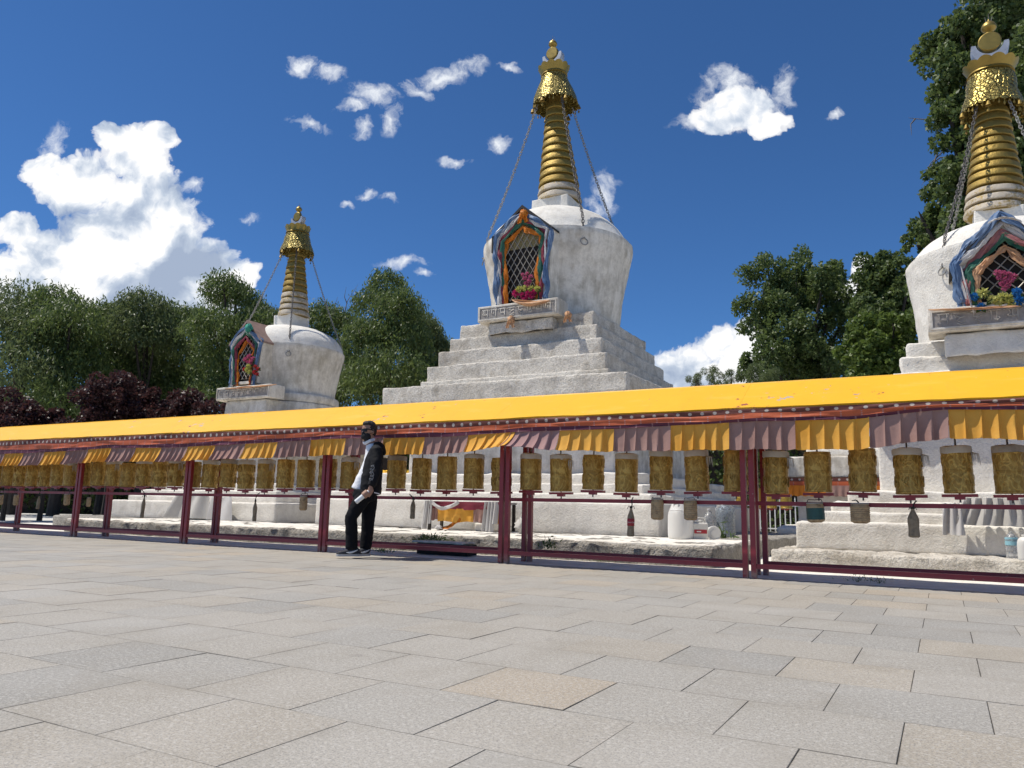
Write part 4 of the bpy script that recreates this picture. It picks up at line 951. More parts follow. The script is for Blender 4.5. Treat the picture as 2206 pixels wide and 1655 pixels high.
tree('broadleaf_tree', 'lighter fresh green tree low beside the right stupa', 'near', 27, [(1868,728,44),(1926,708,42),(1958,722,36),(1880,785,50),(1945,785,46),(1846,775,34),(1870,840,50)], 17000, M['leaf_fresh'], 303, GR)
tree('broadleaf_tree', 'very tall tree rising behind the gilded spire at the right edge', 'near', 25, [(2130,15,70),(2195,60,72),(2075,85,51),(2035,110,49),(2042,172,51),(2105,160,70),(2185,160,72),(2050,262,46),(2112,245,67),(2185,250,70),(2240,150,70),(2240,260,70),(2092,322,56),(2152,335,67),(2220,350,70),(2036,402,39),(2085,405,56),(2150,420,67),(1990,478,30),(2030,490,51),(2085,490,56),(1978,528,23),(2040,545,52),(2100,580,70),(2200,470,70),(2030,640,58),(2230,560,70)],
     74000, M['leaf_dark'], 304, GR, base=2120, twigs=[[(2030,262),(1998,258),(1972,256),(1957,254)],[(1972,256),(1962,268),(1964,292)],[(2066,305),(2030,328),(2005,352),(1992,380)],[(2062,338),(2025,340),(2000,360),(1996,385),(2008,402)],[(2020,330),(2004,370),(1985,400)]])
tree('tamarisk_shrub', 'feathery tamarisk shrub above the roof right of the middle stupa', 'fine', 28, [(1500,822,20),(1535,812,22),(1575,815,24),(1620,808,24),(1660,818,24),(1560,860,40),(1640,860,40)], 16000, M['leaf_willow2'], 305, None)
# hedges closing the back of the precinct
def hedge(label, a, b, h, dep, n, seed):
    r = np.random.default_rng(seed); a = np.array(a); b = np.array(b); Lh = np.linalg.norm(b-a); d = (b-a)/Lh; q = np.array((-d[1], d[0]))
    T = thing('hedge', label, 'hedge', ((a[0]+b[0])/2, (a[1]+b[1])/2, 0))
    s_ = r.uniform(0, Lh, n); t = np.sign(r.normal(size=n))*dep/2*r.uniform(.5, 1.05, n); z = h*r.uniform(0, 1.05, n)**.8+.15*np.sin(s_*1.3)
    P = np.stack([a[0]+d[0]*s_+q[0]*t-(a[0]+b[0])/2, a[1]+d[1]*s_+q[1]*t-(a[1]+b[1])/2, z], 1)
    leaf_object('foliage', M['leaf_dark'], T, P, unit(r, n), .26, .17, seed)
    mb = MB(); ang = math.atan2(d[1], d[0])
    mb.rough(-Lh/2, Lh/2, -dep*.33, dep*.33, -.1, h*.93, .6, .12, .1, 1.2, seed); o = mb.build('stems', M['bark'], T); o.rotation_euler = (0, 0, ang)
hedge('long dark hedge behind the far yellow roof', (-34, 30), (9, 30), 3.4, 1.6, 26000, 401)
hedge('dark hedge beyond the left end of the platform', (-50, 11), (-31, 28.5), 3.0, 1.6, 17000, 402)
# ------------------------------------------------------------------ the far railing, picket fence and shrine
FR = thing('prayer_wheel_railing', 'far yellow roofed prayer wheel railing behind the stupas', 'railing', (-12, 24, 0))
def fpart(mb, name, mat, smooth=False): o = mb.build(name, mat, FR, smooth); o.location = (12, -24, 0); return o
for i in range(8):
    x = -28+BAY*i
    if i < 7:
        mb = MB(); mb.add([(x+.001, 23.4, 1.70), (x+BAY-.001, 23.4, 1.70), (x+BAY-.001, 24.1, 2.08), (x+.001, 24.1, 2.08), (x+.001, 24.8, 1.70), (x+BAY-.001, 24.8, 1.70)], [(0,1,2,3),(3,2,5,4)]); fpart(mb, 'roof_panel', M['yellow'])
        mb = MB(); mb.bx(x+.002, x+BAY-.002, 23.42, 23.46, 1.60, 1.695); fpart(mb, 'fascia', M['red'])
        mb = MB(); mb.bx(x+.06, x+BAY-.06, 24.0, 24.06, .74, .80); fpart(mb, 'wheel_rail', M['red'])
    for yy in (23.8, 24.4):
        mb = MB(); mb.bx(x-.05, x+.05, yy-.05, yy+.05, -.02, 1.75); fpart(mb, 'post', M['red'])
k = 0
for x in [-8.4+.434*i for i in range(11)]:
    k += 1; T = thing('prayer_drum', 'golden prayer wheel in the far railing, %s from its right end' % ordinal(12-k), 'prayer wheel', (x, 24.03, .86), .3*k, 'prayer wheels in the far railing')
    mb = MB(); d_ = inst('drum', DRUM[0], T, scale=(1.25, 1.25, 1.35)); d_.data = DRUM_Y if k > 1 else d_.data
    if k == 1:
        DRUM_Y = DRUM[0].copy(); DRUM_Y.materials.clear(); DRUM_Y.materials.append(plain('bright_brass', (.42,.28,.06), .35, .5)); d_.data = DRUM_Y
    inst('axle', DRUM[3], T); inst('foot_bar', DRUM[2], T)
M['fence_white'] = plain('white_fence_paint', (.62,.63,.63), .5)
PF = thing('picket_fence', 'white metal picket fence beyond the far prayer wheels', 'fence', (-5, 26.5, 0))
mb = MB(); mb.bx(-.017, .017, -.012, .012, 0, 1.15); mb.lathe([(.017, 1.15), (.024, 1.17), (.002, 1.25)], 8); PK = mb.mesh('picket'); PK.materials.append(M['fence_white'])
for i in range(70): inst('picket', PK, PF, (-8+.16*i, 0, 0))
for z in (.2, .95):
    mb = MB(); mb.bx(-8.2, 3.3, -.03, -.013, z, z+.04); mb.build('rail', M['fence_white'], PF, False)
SH = thing('shrine', 'low white shrine with orange valance seen between the prayer wheels', 'shrine', (-1.6, 19.5, 0))
mb = MB(); mb.rough(-1.35, 2.6, -.6, 2.2, 0, 1.55, .16, .03, .05, 2, 51); mb.build('wall', M['white_bright'], SH)
mb = MB(); mb.rough(-1.75, 2.9, -1.1, 2.6, -.1, .42, .16, .05, .08, 2, 52); mb.build('plinth', M['white_bright'], SH)
mb = MB(); mb.rough(-1.62, 2.8, -.8, 2.3, 1.53, 2.02, .16, .02, .04, 2, 53); mb.build('parapet', M['white_wall'], SH)
mb = MB(); mb.rough(-1.15, 2.4, -.5, 2.0, 2.0, 2.24, .16, .03, .08, 2, 54); mb.build('upper_step', M['white_bright'], SH)
for nm, z0, z1, mt in (('dotted_border', 1.44, 1.53, 'band_dots'), ('red_stripe', 1.35, 1.44, 'band_red')):
    mb = MB(); mb.sheet(lambda u, v: (-1.66+4.4*u, -.845-.006*math.sin(u*60), z0+(z1-z0)*v), 60, 1, .004); o = mb.build(nm, M[mt], SH)
    ul = o.data.uv_layers.new(name='UVMap')
    for lp in o.data.loops: vi = lp.vertex_index % 122; ul.data[lp.index].uv = (4.4*(vi//2)/60*.8, vi % 2)
for i in range(9):
    x = -1.66+.49*i; mv = i in (2, 5, 8)
    mb = MB(); mb.sheet(lambda u, v: (x+.488*u, -.85-.02*math.sin(u*PI*7)*v-.01, 1.35-.24*v-.01*math.sin(u*PI*6)*v), 28, 3, .004); mb.build('mauve_panel' if mv else 'orange_panel', M['val_mauve'] if mv else M['val_bright'], SH)
G0 = thing('green_scarf', 'bright green scarf hanging down the low white shrine', 'scarf', (-.50, 18.60, .5))
mb = MB(); mb.sheet(lambda u, v: (.09*(u-.5)*(1-.3*v)+.16*v, -.03*math.sin(u*4+v*3), .62-.62*v), 8, 14, .006); mb.build('cloth', M['green_bright'], G0)
# ------------------------------------------------------------------ scarves, flowers and cloths on the niches
def garland(name, label, pts, rad, mat, seed, group, knots=6, loc=None, cat='scarf'):
    r_ = random.Random(seed); P = [Vector(p) for p in pts]; Q = []; n = 26*(len(P)-1)
    ls = [(P[i+1]-P[i]).length for i in range(len(P)-1)]; tot = sum(ls)
    for k in range(n+1):
        d = tot*k/n; i = 0
        while i < len(ls)-1 and d > ls[i]: d -= ls[i]; i += 1
        p = P[i].lerp(P[i+1], min(1, d/ls[i])); q = Vector((mn.noise(p*2.3+Vector((seed, 0, 0))), mn.noise(p*2.3+Vector((0, seed, 5))), mn.noise(p*2.1+Vector((9, seed, 0)))))
        Q.append(p+q*rad*1.1)
    kn = [r_.random() for _ in range(knots)]
    def rr(t):
        pinch = min([1]+[.42+abs(t-k)*9 for k in kn]); return rad*pinch*(.85+.35*mn.noise(Vector((t*14, seed, 3))))
    fold = [r_.uniform(-.3, .3) for _ in range(4)]
    def fn(t, th): return 1+.24*math.sin(3*th+t*9+seed)+.20*math.sin(6*th-t*14)+.16*math.sin(9*th+t*25)+.22*mn.noise(Vector((math.cos(th)*2, math.sin(th)*2, t*30+seed)))
    T = thing(name, label, cat, tuple(P[0]), 0, group)
    mb = MB()
    for st in range(3):
        off = st*2*PI/3+seed; Qs = []
        for k, p in enumerate(Q):
            t = k/n; a = off+t*tot*5.5+.8*mn.noise(Vector((t*9, st, seed))); pin = rr(t)/rad
            tang = (Q[min(k+1, n)]-Q[max(k-1, 0)]).normalized(); w1 = tang.cross(Vector((0, 1, 0))); Qs.append(p-P[0]+w1*(math.cos(a)*rad*.52*pin)+Vector((0, 1, 0))*(math.sin(a)*rad*.34*pin))
        mb.tube(Qs, [(rr(k/n)*.66, rr(k/n)*.40) for k in range(n+1)], 14, fn=lambda t, th: fn(t*3, th+st))
    mb.build('cloth', mat, T, angle=26)
    for e in (Q[0], Q[-1]):
        mb = MB(); mb.sheet(lambda u, v: Vector(((u-.5)*rad*(1.2+1.2*v), -.25*rad*math.sin(u*9+seed), -v*rad*2.2))+e-P[0], 10, 6, .004); mb.build('loose_end', mat, T)
    return T
def outline(ax, ay, n, s, top=1.15, side=.55, dy=0):
    X, Yv = ax+n['x'], ay+n['y']-.05+dy; a = n['wb']*s; e = n['we']*s
    return [(X-a, Yv, n['z0']+.06), (X-(a+e)/2, Yv, (n['z0']+n['ze'])/2), (X-e, Yv, n['ze']-(1-s)*side), (X, Yv, n['za']-.05-(1-s)*top), (X+e, Yv, n['ze']-(1-s)*side), (X+(a+e)/2, Yv, (n['z0']+n['ze'])/2), (X+a, Yv, n['z0']+.06)]
NC = dict(x=.08, y=-1.94, wb=.64, we=.74, z0=5.14, ze=6.84, za=7.40); NL = dict(x=.16, y=-1.66, wb=.47, we=.58, z0=3.72, ze=4.83, za=5.36); NR = dict(x=-.09, y=-1.77, wb=.56, we=.62, z0=3.57, ze=4.22, za=4.86)
for who, (ax, ay), N, rad, lst in (
   ('middle', (-7.97, 16.34), NC, .060, (('blue', 'blue', .95), ('white', 'whitec', .865), ('crimson', 'redc', .785), ('green', 'green', .70), ('orange', 'orange', .61))),
   ('left', (-15.8, 15.3), NL, .046, (('blue', 'blue', .95), ('white', 'whitec', .86), ('green', 'green', .74), ('crimson', 'redc', .64), ('orange', 'orange', .50))),
   ('right', (1.04, 13.87), NR, .055, (('blue', 'blue', 1.02), ('white', 'whitec', .92), ('faded red', 'pinkc', .81), ('green', 'green', .71), ('orange', 'orange_pale', .60)))):
    for i, (cn, mt, s_) in enumerate(lst):
        garland('silk_garland', '%s silk garland framing the niche of the %s stupa' % (cn, who), outline(ax, ay, N, s_, 1.0 if who != 'left' else .9, .5, .008*i), rad*(1.15 if i == 0 else 1), M[mt], 11*i+len(who), 'silk garlands round the niches')
def pom(c, R, seed, squash=1.0, lobes=7):
    mb = MB(); prof = [(R*math.sin(PI*k/7)*1.0+.0005, -R*math.cos(PI*k/7)) for k in range(8)]
    def fn(r, z, a, i):
        k = .88+.24*math.sin(lobes*a+i*1.9+seed)+.30*mn.noise(Vector((math.cos(a)*3+seed, math.sin(a)*3, z/R*3))); return r*k, z*k*squash
    mb.lathe(prof, 18, c, fn); return mb
M['pink'] = cloth('pink_petals', (.52,.085,.21), (.62,.20,.33)); M['magenta'] = cloth('magenta_petals', (.48,.02,.13), (.56,.05,.20)); M['lime'] = cloth('pale_yellow_petals', (.48,.50,.10), (.58,.57,.22)); M['bluef'] = cloth('blue_petals', (.02,.14,.42), (.04,.24,.55)); M['redf'] = cloth('red_petals', (.42,.02,.03), (.50,.07,.07)); M['purplef'] = cloth('purple_petals', (.11,.035,.12))
def bunch(label, mat, cs, R, seed, leaves=True):
    T = thing('flower_bunch', label, 'flowers', tuple(cs[0]), 0, 'artificial flowers in the niches'); o0 = Vector(cs[0])
    for i, c in enumerate(cs):
        rg = random.Random(seed*31+i); Rb = R*rg.uniform(.8, 1.15); c0 = Vector(c)-o0; mb = MB(); npt = 34
        for k in range(npt):
            zz = 1-1.7*(k+.5)/npt; a = k*2.39996; rr_ = math.sqrt(max(0, 1-zz*zz)); d = Vector((rr_*math.cos(a), -zz, rr_*math.sin(a))); d = (d+Vector((rg.uniform(-.2, .2), rg.uniform(-.2, .2), rg.uniform(-.2, .2)))).normalized()
            sdv = d.cross(Vector((rg.uniform(-1, 1), rg.uniform(-1, 1), rg.uniform(-1, 1)))).normalized()*Rb*.24; up_ = d.cross(sdv).normalized()*Rb*.10
            b0 = c0+d*Rb*.15; mb.add([b0, c0+d*Rb*.7+sdv+up_, c0+d*Rb*rg.uniform(.95, 1.2), c0+d*Rb*.7-sdv+up_], [(0,1,2,3)])
        mb.build('blossom', M[mat], T, smooth=False)
    if leaves:
        mb = MB(); r_ = random.Random(seed)
        for c in cs:
            for k in range(3):
                d = Vector((r_.uniform(-1, 1), r_.uniform(-.1, .6), r_.uniform(-1, .4))).normalized()*R*1.5; p = Vector(c)-o0; q = Vector((d.z, 0, -d.x))*.3
                mb.add([p, p+d*.5+q, p+d, p+d*.5-q], [(0,1,2,3)])
        tag(mb.build('leaf_tuft', M['leaf_grass'], T, False), kind='stuff')
yc = 16.34-1.94-.10
def nP(x, y, Y): p = aty(x, y, Y); return (p.x, p.y, p.z)
bunch('pink flower bunch in the middle stupa niche', 'pink', [nP(x, y, yc) for x, y in ((1126,592),(1136,590),(1143,597),(1131,600),(1140,606),(1133,611),(1138,618))], .065, 1)
bunch('row of pale yellow flowers in the middle stupa niche', 'lime', [nP(x, y, yc-.03) for x, y in ((1119,624),(1131,621),(1143,622),(1157,622))], .085, 2)
bunch('magenta flowers at the foot of the middle stupa niche', 'magenta', [nP(x, y, yc-.03) for x, y in ((1111,632),(1126,637),(1138,634),(1147,638),(1132,645),(1150,630))], .085, 3)
yl = 15.3-1.66-.12
bunch('pink flowers in the left stupa niche', 'pink', [nP(x, y, yl) for x, y in ((529,775),(537,768),(545,773),(534,780),(541,780))], .065, 4)
bunch('pale yellow flowers low in the left stupa niche', 'lime', [nP(x, y, yl-.03) for x, y in ((536,789),(538,801),(533,797))], .075, 5)
bunch('red flowers on the right side of the left stupa niche', 'redf', [nP(x, y, yl-.02) for x, y in ((550,790),(556,795),(549,802),(527,796),(554,806))], .065, 6)
yr_ = 13.87-1.77-.12
bunch('pink blossom cluster in the right stupa niche', 'pink', [nP(x, y, yr_) for x, y in ((2149,588),(2161,589),(2172,592),(2184,596),(2153,598),(2166,602),(2178,604),(2158,611),(2170,614),(2164,621))], .050, 7)
bunch('pale yellow flowers in the right stupa niche', 'lime', [nP(x, y, yr_-.03) for x, y in ((2117,631),(2137,645),(2152,650),(2158,640),(2172,643),(2180,652))], .075, 8)
bunch('pair of blue flowers left in the right stupa niche', 'bluef', [nP(x, y, yr_-.05) for x, y in ((2098,640),(2114,661))], .070, 9)
bunch('pair of blue flowers right in the right stupa niche', 'bluef', [nP(x, y, yr_-.05) for x, y in ((2190,630),(2194,648))], .070, 10)
def knot(label, px, py, Y, R, mat, seed, tail=True):
    p = Vector(nP(px, py, Y)); T = thing('scarf_knot', label, 'scarf', tuple(p), 0, 'knotted scarves on the stupas')
    pom(Vector((0, 0, 0)), R, seed, 1.1, 5).build('knot', M[mat], T, angle=80)
    if tail:
        for s_ in (-1, 1):
            mb = MB(); mb.sheet(lambda u, v: (s_*(.25*R+v*R*.7)+(u-.5)*R*.9, -.3*R-.2*R*math.sin(u*7+v*3), -v*R*2.1), 8, 8, .004); mb.build('tail', M[mat], T)
knot('orange scarf knot on the gable tip of the middle niche', 1128, 462, yc-.02, .10, 'orange', 3)
knot('turquoise scarf knot on the gable of the left niche', 536, 707, yl-.02, .10, 'teal', 4, False)
knot('pale orange scarf hanging below the inscribed board of the middle stupa', 1101, 690, 16.34-2.16, .085, 'orange_pale', 5)
knot('faded scarf tied to the right end of the middle inscribed board', 1224, 679, 16.34-2.16, .075, 'orange_pale', 6)
def drape(label, name, a, b, Y, sag, drop, mat, seed, waves=5):
    A, B = Vector(nP(*a, Y)), Vector(nP(*b, Y)); T = thing(name, label, 'cloth', tuple(A), 0)
    def fn(u, v):
        p = A.lerp(B, u)-A; s_ = 4*u*(1-u); return (p.x, -.03-.035*math.sin(v*PI*2.4+u*waves+seed)*s_-.05*v*s_, p.z-sag*s_*(.35+.65*v)-drop*v*(.25+.75*s_)+.012*mn.noise(Vector((u*6, v*5, seed))))
    mb = MB(); mb.sheet(fn, 40, 14, .005); mb.build('cloth', M[mat], T)
drape('pale orange cloth swag over the board of the middle niche', 'cloth_swag', (1104, 645), (1186, 647), 16.34-2.16, .06, .10, 'orange_pale', 1)
drape('white silk bow over the gable of the right niche', 'cloth_swag', (2128, 480), (2200, 478), yr_-.06, -.16, .12, 'whitec', 2)
drape('long white scarf down the left side of the right niche', 'cloth_swag', (2070, 575), (2098, 672), yr_-.03, .02, .12, 'whitec', 4)
drape('orange cloth along the top of the right inscribed board', 'cloth_swag', (2000, 668), (2200, 660), 13.87-1.93, .004, .035, 'orange_pale', 3)
drape('stained orange cloth along the top of the left inscribed board', 'cloth_swag', (488, 838), (598, 828), 15.3-1.83, -.02, .06, 'orange_pale', 6)
# ------------------------------------------------------------------ offerings on the platform
def spot(px, py, z=.262): return atz(px, py, z)
def mpp(p): return (p-CAM).dot(_F)/FPX
M['hdpe'] = plain('white_polythene', (.66,.65,.62), .4, var=.06, scale=3); M['hdpe_grey'] = plain('translucent_polythene', (.60,.58,.53), .45, var=.1)
M['bag_blue'] = clear('pale_blue_film', (.36,.46,.56), .2, .45, (.55,.60,.66)); M['clear_bag'] = clear('clear_film', (.70,.72,.74), .15, .8, (.8,.8,.8)); M['cap_red'] = plain('red_cap', (.45,.03,.03), .4)
p = spot(1467, 1163); s = mpp(p)
T = thing('plastic_barrel', 'big white plastic barrel with side handles against the plinth', 'barrel', tuple(p), .3); R = 27*s
mb = MB(); H = 80*s; mb.lathe(smooth_prof([(R*.80, 0), (R*.98, .03), (R*1.02, H*.25), (R*1.0, H*.62), (R*.93, H*.74), (R*.80, H*.84), (R*.70, H*.93), (R*.62, H)], 4), 40); mb.build('body', M['hdpe'], T)
for z in (.70, .74, .78): mb = MB(); mb.torus((0, 0, H*z), R*(.955-.5*(z-.70)*1.6), .006, n=40); mb.build('rib', M['hdpe'], T)
mb = MB(); mb.lathe([(R*.60, H*.98), (R*.60, H*1.05), (R*.3, H*1.06), (.002, H*1.06)], 32); mb.build('lid', M['hdpe'], T)
for a in (-2.1, .9):
    mb = MB(); mb.tube([(R*.72*math.cos(a+d), R*.72*math.sin(a+d), H*h) for d, h in ((-.28,.86),(-.25,.97),(0,1.03),(.25,.97),(.28,.86))], .012, 7); mb.build('handle', M['hdpe'], T)
p = spot(1507, 1164); s = mpp(p)
T = thing('jerrycan', 'white jug with red and white label in front of the barrel', 'jug', tuple(p), math.radians(28)); w_, h_ = 17*s, 48*s
mb = MB(); mb.rough(-w_, w_, -w_*.7, w_*.7, 0, h_*.78, .05, .002, .025, 5, 61, True); mb.rough(-w_*.75, w_*.3, -w_*.45, w_*.45, h_*.76, h_*.9, .04, .001, .02, 5, 62, True); mb.build('body', M['hdpe_grey'], T)
mb = MB(); mb.tube([(-w_*.6, 0, h_*.86), (-w_*.5, 0, h_*.99), (w_*.5, 0, h_*.98), (w_*.85, 0, h_*.75)], .013, 7); mb.build('handle', M['hdpe_grey'], T)
mb = MB(); mb.lathe([(w_*.2, h_*.9), (w_*.2, h_*.97), (.002, h_*.975)], 14, (-w_*.55, -.02, 0)); mb.build('cap', M['cap_red'], T)
mb = MB(); mb.bx(-w_*.8, w_*.8, -w_*.7-.006, -w_*.7-.003, h_*.30, h_*.47); mb.build('red_label', M['label_red'], T, False)
mb = MB(); mb.bx(-w_*.5, w_*.05, -w_*.7-.008, -w_*.7-.0062, h_*.36, h_*.41); mb.build('label_print', M['label_white'], T, False)
p = spot(1537, 1164); s = mpp(p)
T = thing('plastic_tub', 'small white tub with lid lying on its side', 'tub', (p.x, p.y, p.z+15*s), 0); R = 15*s
mb = MB(); mb.lathe([(R*.72, -.16), (R*.80, -.16), (R*.95, .0), (R*.95, .02)], 30); b_ = mb.build('body', M['hdpe'], T)
mb = MB(); mb.lathe([(R*1.0, .0), (R*1.02, .005), (R*1.02, .035), (R*.93, .04), (R*.9, .034), (R*.55, .034), (R*.52, .042), (.002, .042)], 34); l_ = mb.build('lid', M['hdpe'], T)
for o in (b_, l_): o.rotation_euler = (math.radians(90), 0, math.radians(38))
p = spot(1550, 1158); p += Vector((.05, .25, 0)); s = mpp(p)
T = thing('bagged_barrel', 'blue water barrel wrapped in clear plastic beside the tub', 'barrel', tuple(p)); R = 19*s; H = 74*s
mb = MB(); mb.lathe(smooth_prof([(R*.8, 0), (R*.95, .02), (R*.95, H*.6), (R*.85, H*.75), (R*.45, H*.86), (R*.4, H*.92)], 4), 30); mb.build('body', M['bag_blue'], T)
mb = MB(); mb.lathe(smooth_prof([(R*.9, 0), (R*1.08, .05), (R*1.05, H*.4), (R*1.1, H*.7), (R*1.0, H*.9), (R*.6, H*1.0), (.01, H*1.02)], 4), 36, fn=lambda r, z, a, i: (r*(1+.09*mn.noise(Vector((math.cos(a)*4, math.sin(a)*4, z*12)))), z), cap=False); mb.build('plastic_bag', M['clear_bag'], T)
p = spot(1520, 1158); p += Vector((-.02, .35, 0)); s = mpp(p); T = thing('water_bottle', 'clear water bottle standing behind the white jug', 'bottle', tuple(p)); mb = MB(); R = 15*s; H = 58*s
mb.lathe(smooth_prof([(R*.85, 0), (R, .02), (R*.95, H*.3), (R, H*.6), (R*.6, H*.82), (R*.25, H*.92), (R*.25, H)], 4), 26); mb.build('body', M['clear_bag'], T); mb = MB(); mb.lathe([(R*.28, H*.97), (R*.28, H*1.04), (.002, H*1.045)], 14); mb.build('cap', M['hdpe'], T)
pa = aty(1570, 1135, 10); d = ray(1570, 1135); q = CAM+d*(-4.09/d.x)
T = thing('paper_notice', 'small printed notice on the plinth wall beside the blue barrel', 'notice', (-4.10, q.y, q.z)); mb = MB(); mb.bx(-.004, .003, -.30, .30, -.11, .11); mb.bx(.0031, .0036, -.26, .26, .03, .035)
mb = MB(); mb.bx(.028, .034, -.22, .22, -.11, .11); mb.build('sheet', M['label_white'], T, False)
for i in range(5): mb = MB(); mb.bx(.0342, .0355, -.18, .18-.05*(i % 3), .075-.035*i, .083-.035*i); mb.build('printed_line', M['string'], T, False)
p = spot(2182, 1203, .25); s = mpp(p); T = thing('water_bottle', 'clear water bottle with blue label at the right picture edge', 'bottle', tuple(p)); R = 12*s; H = 57*s
mb = MB(); mb.lathe(smooth_prof([(R*.85, 0), (R, .015), (R*.94, H*.2), (R, H*.3), (R*.94, H*.45), (R, H*.55), (R, H*.75), (R*.5, H*.9), (R*.25, H*.93), (R*.25, H)], 4), 26); mb.build('body', M['clear_bag'], T)
mb = MB(); mb.lathe([(R*1.0, H*.48), (R*1.03, H*.485), (R*1.03, H*.76), (R*.98, H*.77)], 26, cap=False); mb.build('paper_label', plain('light_blue_label', (.25,.48,.56), .5), T)
p = spot(2214, 1207, .25); s = mpp(p); T = thing('jerrycan', 'white jug cut by the right picture edge', 'jug', tuple(p)); R = 17*s; H = 52*s; mb = MB(); mb.lathe(smooth_prof([(R*.9, 0), (R, .02), (R, H*.7), (R*.7, H*.9), (R*.4, H*.95), (R*.4, H)], 4), 30); mb.build('body', M['hdpe'], T)
mb = MB(); mb.lathe([(R*.45, H*.97), (R*.45, H*1.04), (.002, H*1.045)], 16); mb.build('cap', M['hdpe'], T)
# draped altar between the posts
p = aty(1003, 1141, 11.75); p.z = .268; s = mpp(p); T = thing('draped_altar', 'low offering altar draped in yellow and maroon cloth with white scarves', 'altar', (p.x, p.y, p.z), math.radians(8)); w_ = 92*s; h_ = 62*s
mb = MB(); mb.bx(-w_, w_, -.03, .55, h_*.93, h_); mb.build('table_top', M['glyph_dark'], T, False)
for sx in (-1, 1):
    for yy in (0, .5):
        mb = MB(); mb.bx(sx*w_*.95-.025, sx*w_*.95+.025, yy-.025, yy+.025, 0, h_*.93); mb.build('leg', M['bark'], T, False)
def hangc(nm, x0, x1, z0, z1, mat, y=-.05, pl=6):
    mb = MB(); mb.sheet(lambda u, v: (x0+(x1-x0)*u, y-.016*math.sin(u*pl*PI)*v-.01*mn.noise(Vector((u*5, v*4, x0*9))), z1+(z0-z1)*v+.012*math.sin(u*9)*v), 30, 8, .004); mb.build(nm, M[mat], T)
hangc('maroon_skirt', -w_*.98, -w_*.70, h_*.35, h_*.93, 'val_mauve'); hangc('yellow_skirt', -w_*.70, w_*.22, h_*.30, h_*.76, 'val_yellow', -.055, 9); hangc('maroon_skirt', w_*.22, w_*.66, h_*.30, h_*.76, 'val_mauve', -.05); hangc('red_valance', -w_*.98, w_*.98, h_*.74, h_*1.0, 'redc', -.062, 8); hangc('orange_side', w_*.80, w_*1.02, h_*.25, h_*.80, 'val_yellow', -.048)
for i, (xa, ln) in enumerate(((-.96, .98), (-.90, .8), (.60, 1.0), (.70, 1.02), (.80, .75))):
    mb = MB(); mb.sheet(lambda u, v: (w_*xa-.03*v+(u-.5)*.11*(1+.3*v), -.085-.03*math.sin(u*8+i)-.02*v, h_*1.02-h_*ln*v), 10, 14, .005); mb.build('white_scarf', M['whitec'], T)
mb = MB(); mb.tube([(-w_*.9+w_*.75*t, -.09-.03*math.sin(t*PI), h_*(1.0-.24*math.sin(t*PI))) for t in [i/14 for i in range(15)]], [(.03, .02)]*15, 10, fn=lambda t, th: 1+.3*math.sin(3*th+t*12)); mb.build('white_scarf', M['whitec'], T)
p2 = aty(1035, 1139, 11.75); p2.z = .27; T = thing('jerrycan', 'grey white jerrycan lying under the draped altar', 'jug', (p2.x, p2.y+.12, p2.z), math.radians(8)); mb = MB(); mb.rough(-.16, .16, -.07, .07, 0, .15, .05, .002, .03, 5, 66, True); mb.build('body', M['hdpe_grey'], T); mb = MB(); mb.torus((.10, -.075, .08), .025, .006, ax=(0,1,0)); mb.build('handle', M['hdpe'], T)
p2 = aty(960, 1141, 11.6); p2.z = .27; T = thing('orange_cloth', 'crumpled orange cloth spilling from under the altar', 'cloth', (p2.x, p2.y+.04, p2.z)); mb = MB(); mb.sheet(lambda u, v: (-.18+.40*u+.05*v, .05-.12*v*(1-u), .20*u*u+.05*(1-v)+.025*mn.noise(Vector((u*6, v*5, 1)))), 18, 8, .006); mb.build('cloth', M['orange'], T)
p2 = aty(945, 1143, 11.55); p2.z = .27; T = thing('cloth_bundle', 'white cloth bundle lying beside the orange cloth', 'cloth', (p2.x, p2.y, p2.z+.045)); pom(Vector((0,0,0)), .075, 3, .6, 3).build('cloth', M['whitec'], T, angle=80)
p2 = aty(1128, 1150, 11.7); p2.z = .27; T = thing('cloth_bundle', 'pinkish white offering bag right of the altar behind the dark post', 'bag', (p2.x, p2.y, p2.z+.13)); pom(Vector((0,0,0)), .15, 5, .95, 4).build('cloth', M['grey_cloth'], T, angle=80)
# sheets hung over the plinths
def sheet_on(label, name, x0, x1, y, z0, z1, mat, seed, flare=.18, wv=9):
    T = thing(name, label, 'cloth', ((x0+x1)/2, y, z0)); w2 = (x1-x0)/2
    def fn(u, v):
        a = (u-.5)*2; return (a*w2*(.82+.25*v), -.02-flare*v*(.5+.5*math.sin(u*wv+seed))-.03*math.sin(u*wv*2+v*2)*(1-v*.4), (z1-z0)*(1-v)+.02*mn.noise(Vector((u*5, seed, v*3))))
    mb = MB(); mb.sheet(fn, 48, 12, .006); mb.build('cloth', M[mat], T)
a = aty(372, 1100, 12.3); b = aty(455, 1100, 12.3); sheet_on('grimy white sheet hanging over the left plinth behind a post', 'white_sheet', a.x, b.x, 12.30, .30, .86, 'grey_cloth', 2)
a = aty(452, 1100, 12.3); b = aty(508, 1100, 12.3); sheet_on('plain white sheet spread beside the grimy sheet on the left plinth', 'white_sheet', a.x, b.x, 12.28, .28, .80, 'whitec', 5, .12, 4)
a = aty(2030, 1120, 10.95); b = aty(2075, 1120, 10.95); sheet_on('white knotted sheet hanging on the right stupa plinth', 'white_sheet', a.x, b.x, 10.98, .48, .86, 'whitec', 3, .08, 7)
a = aty(2062, 1110, 10.95); b = aty(2260, 1110, 10.95); sheet_on('grey streaked plastic sheet over the right stupa steps', 'plastic_sheet', a.x, b.x, 11.00, .60, .93, 'grey_cloth', 7, .05, 22)
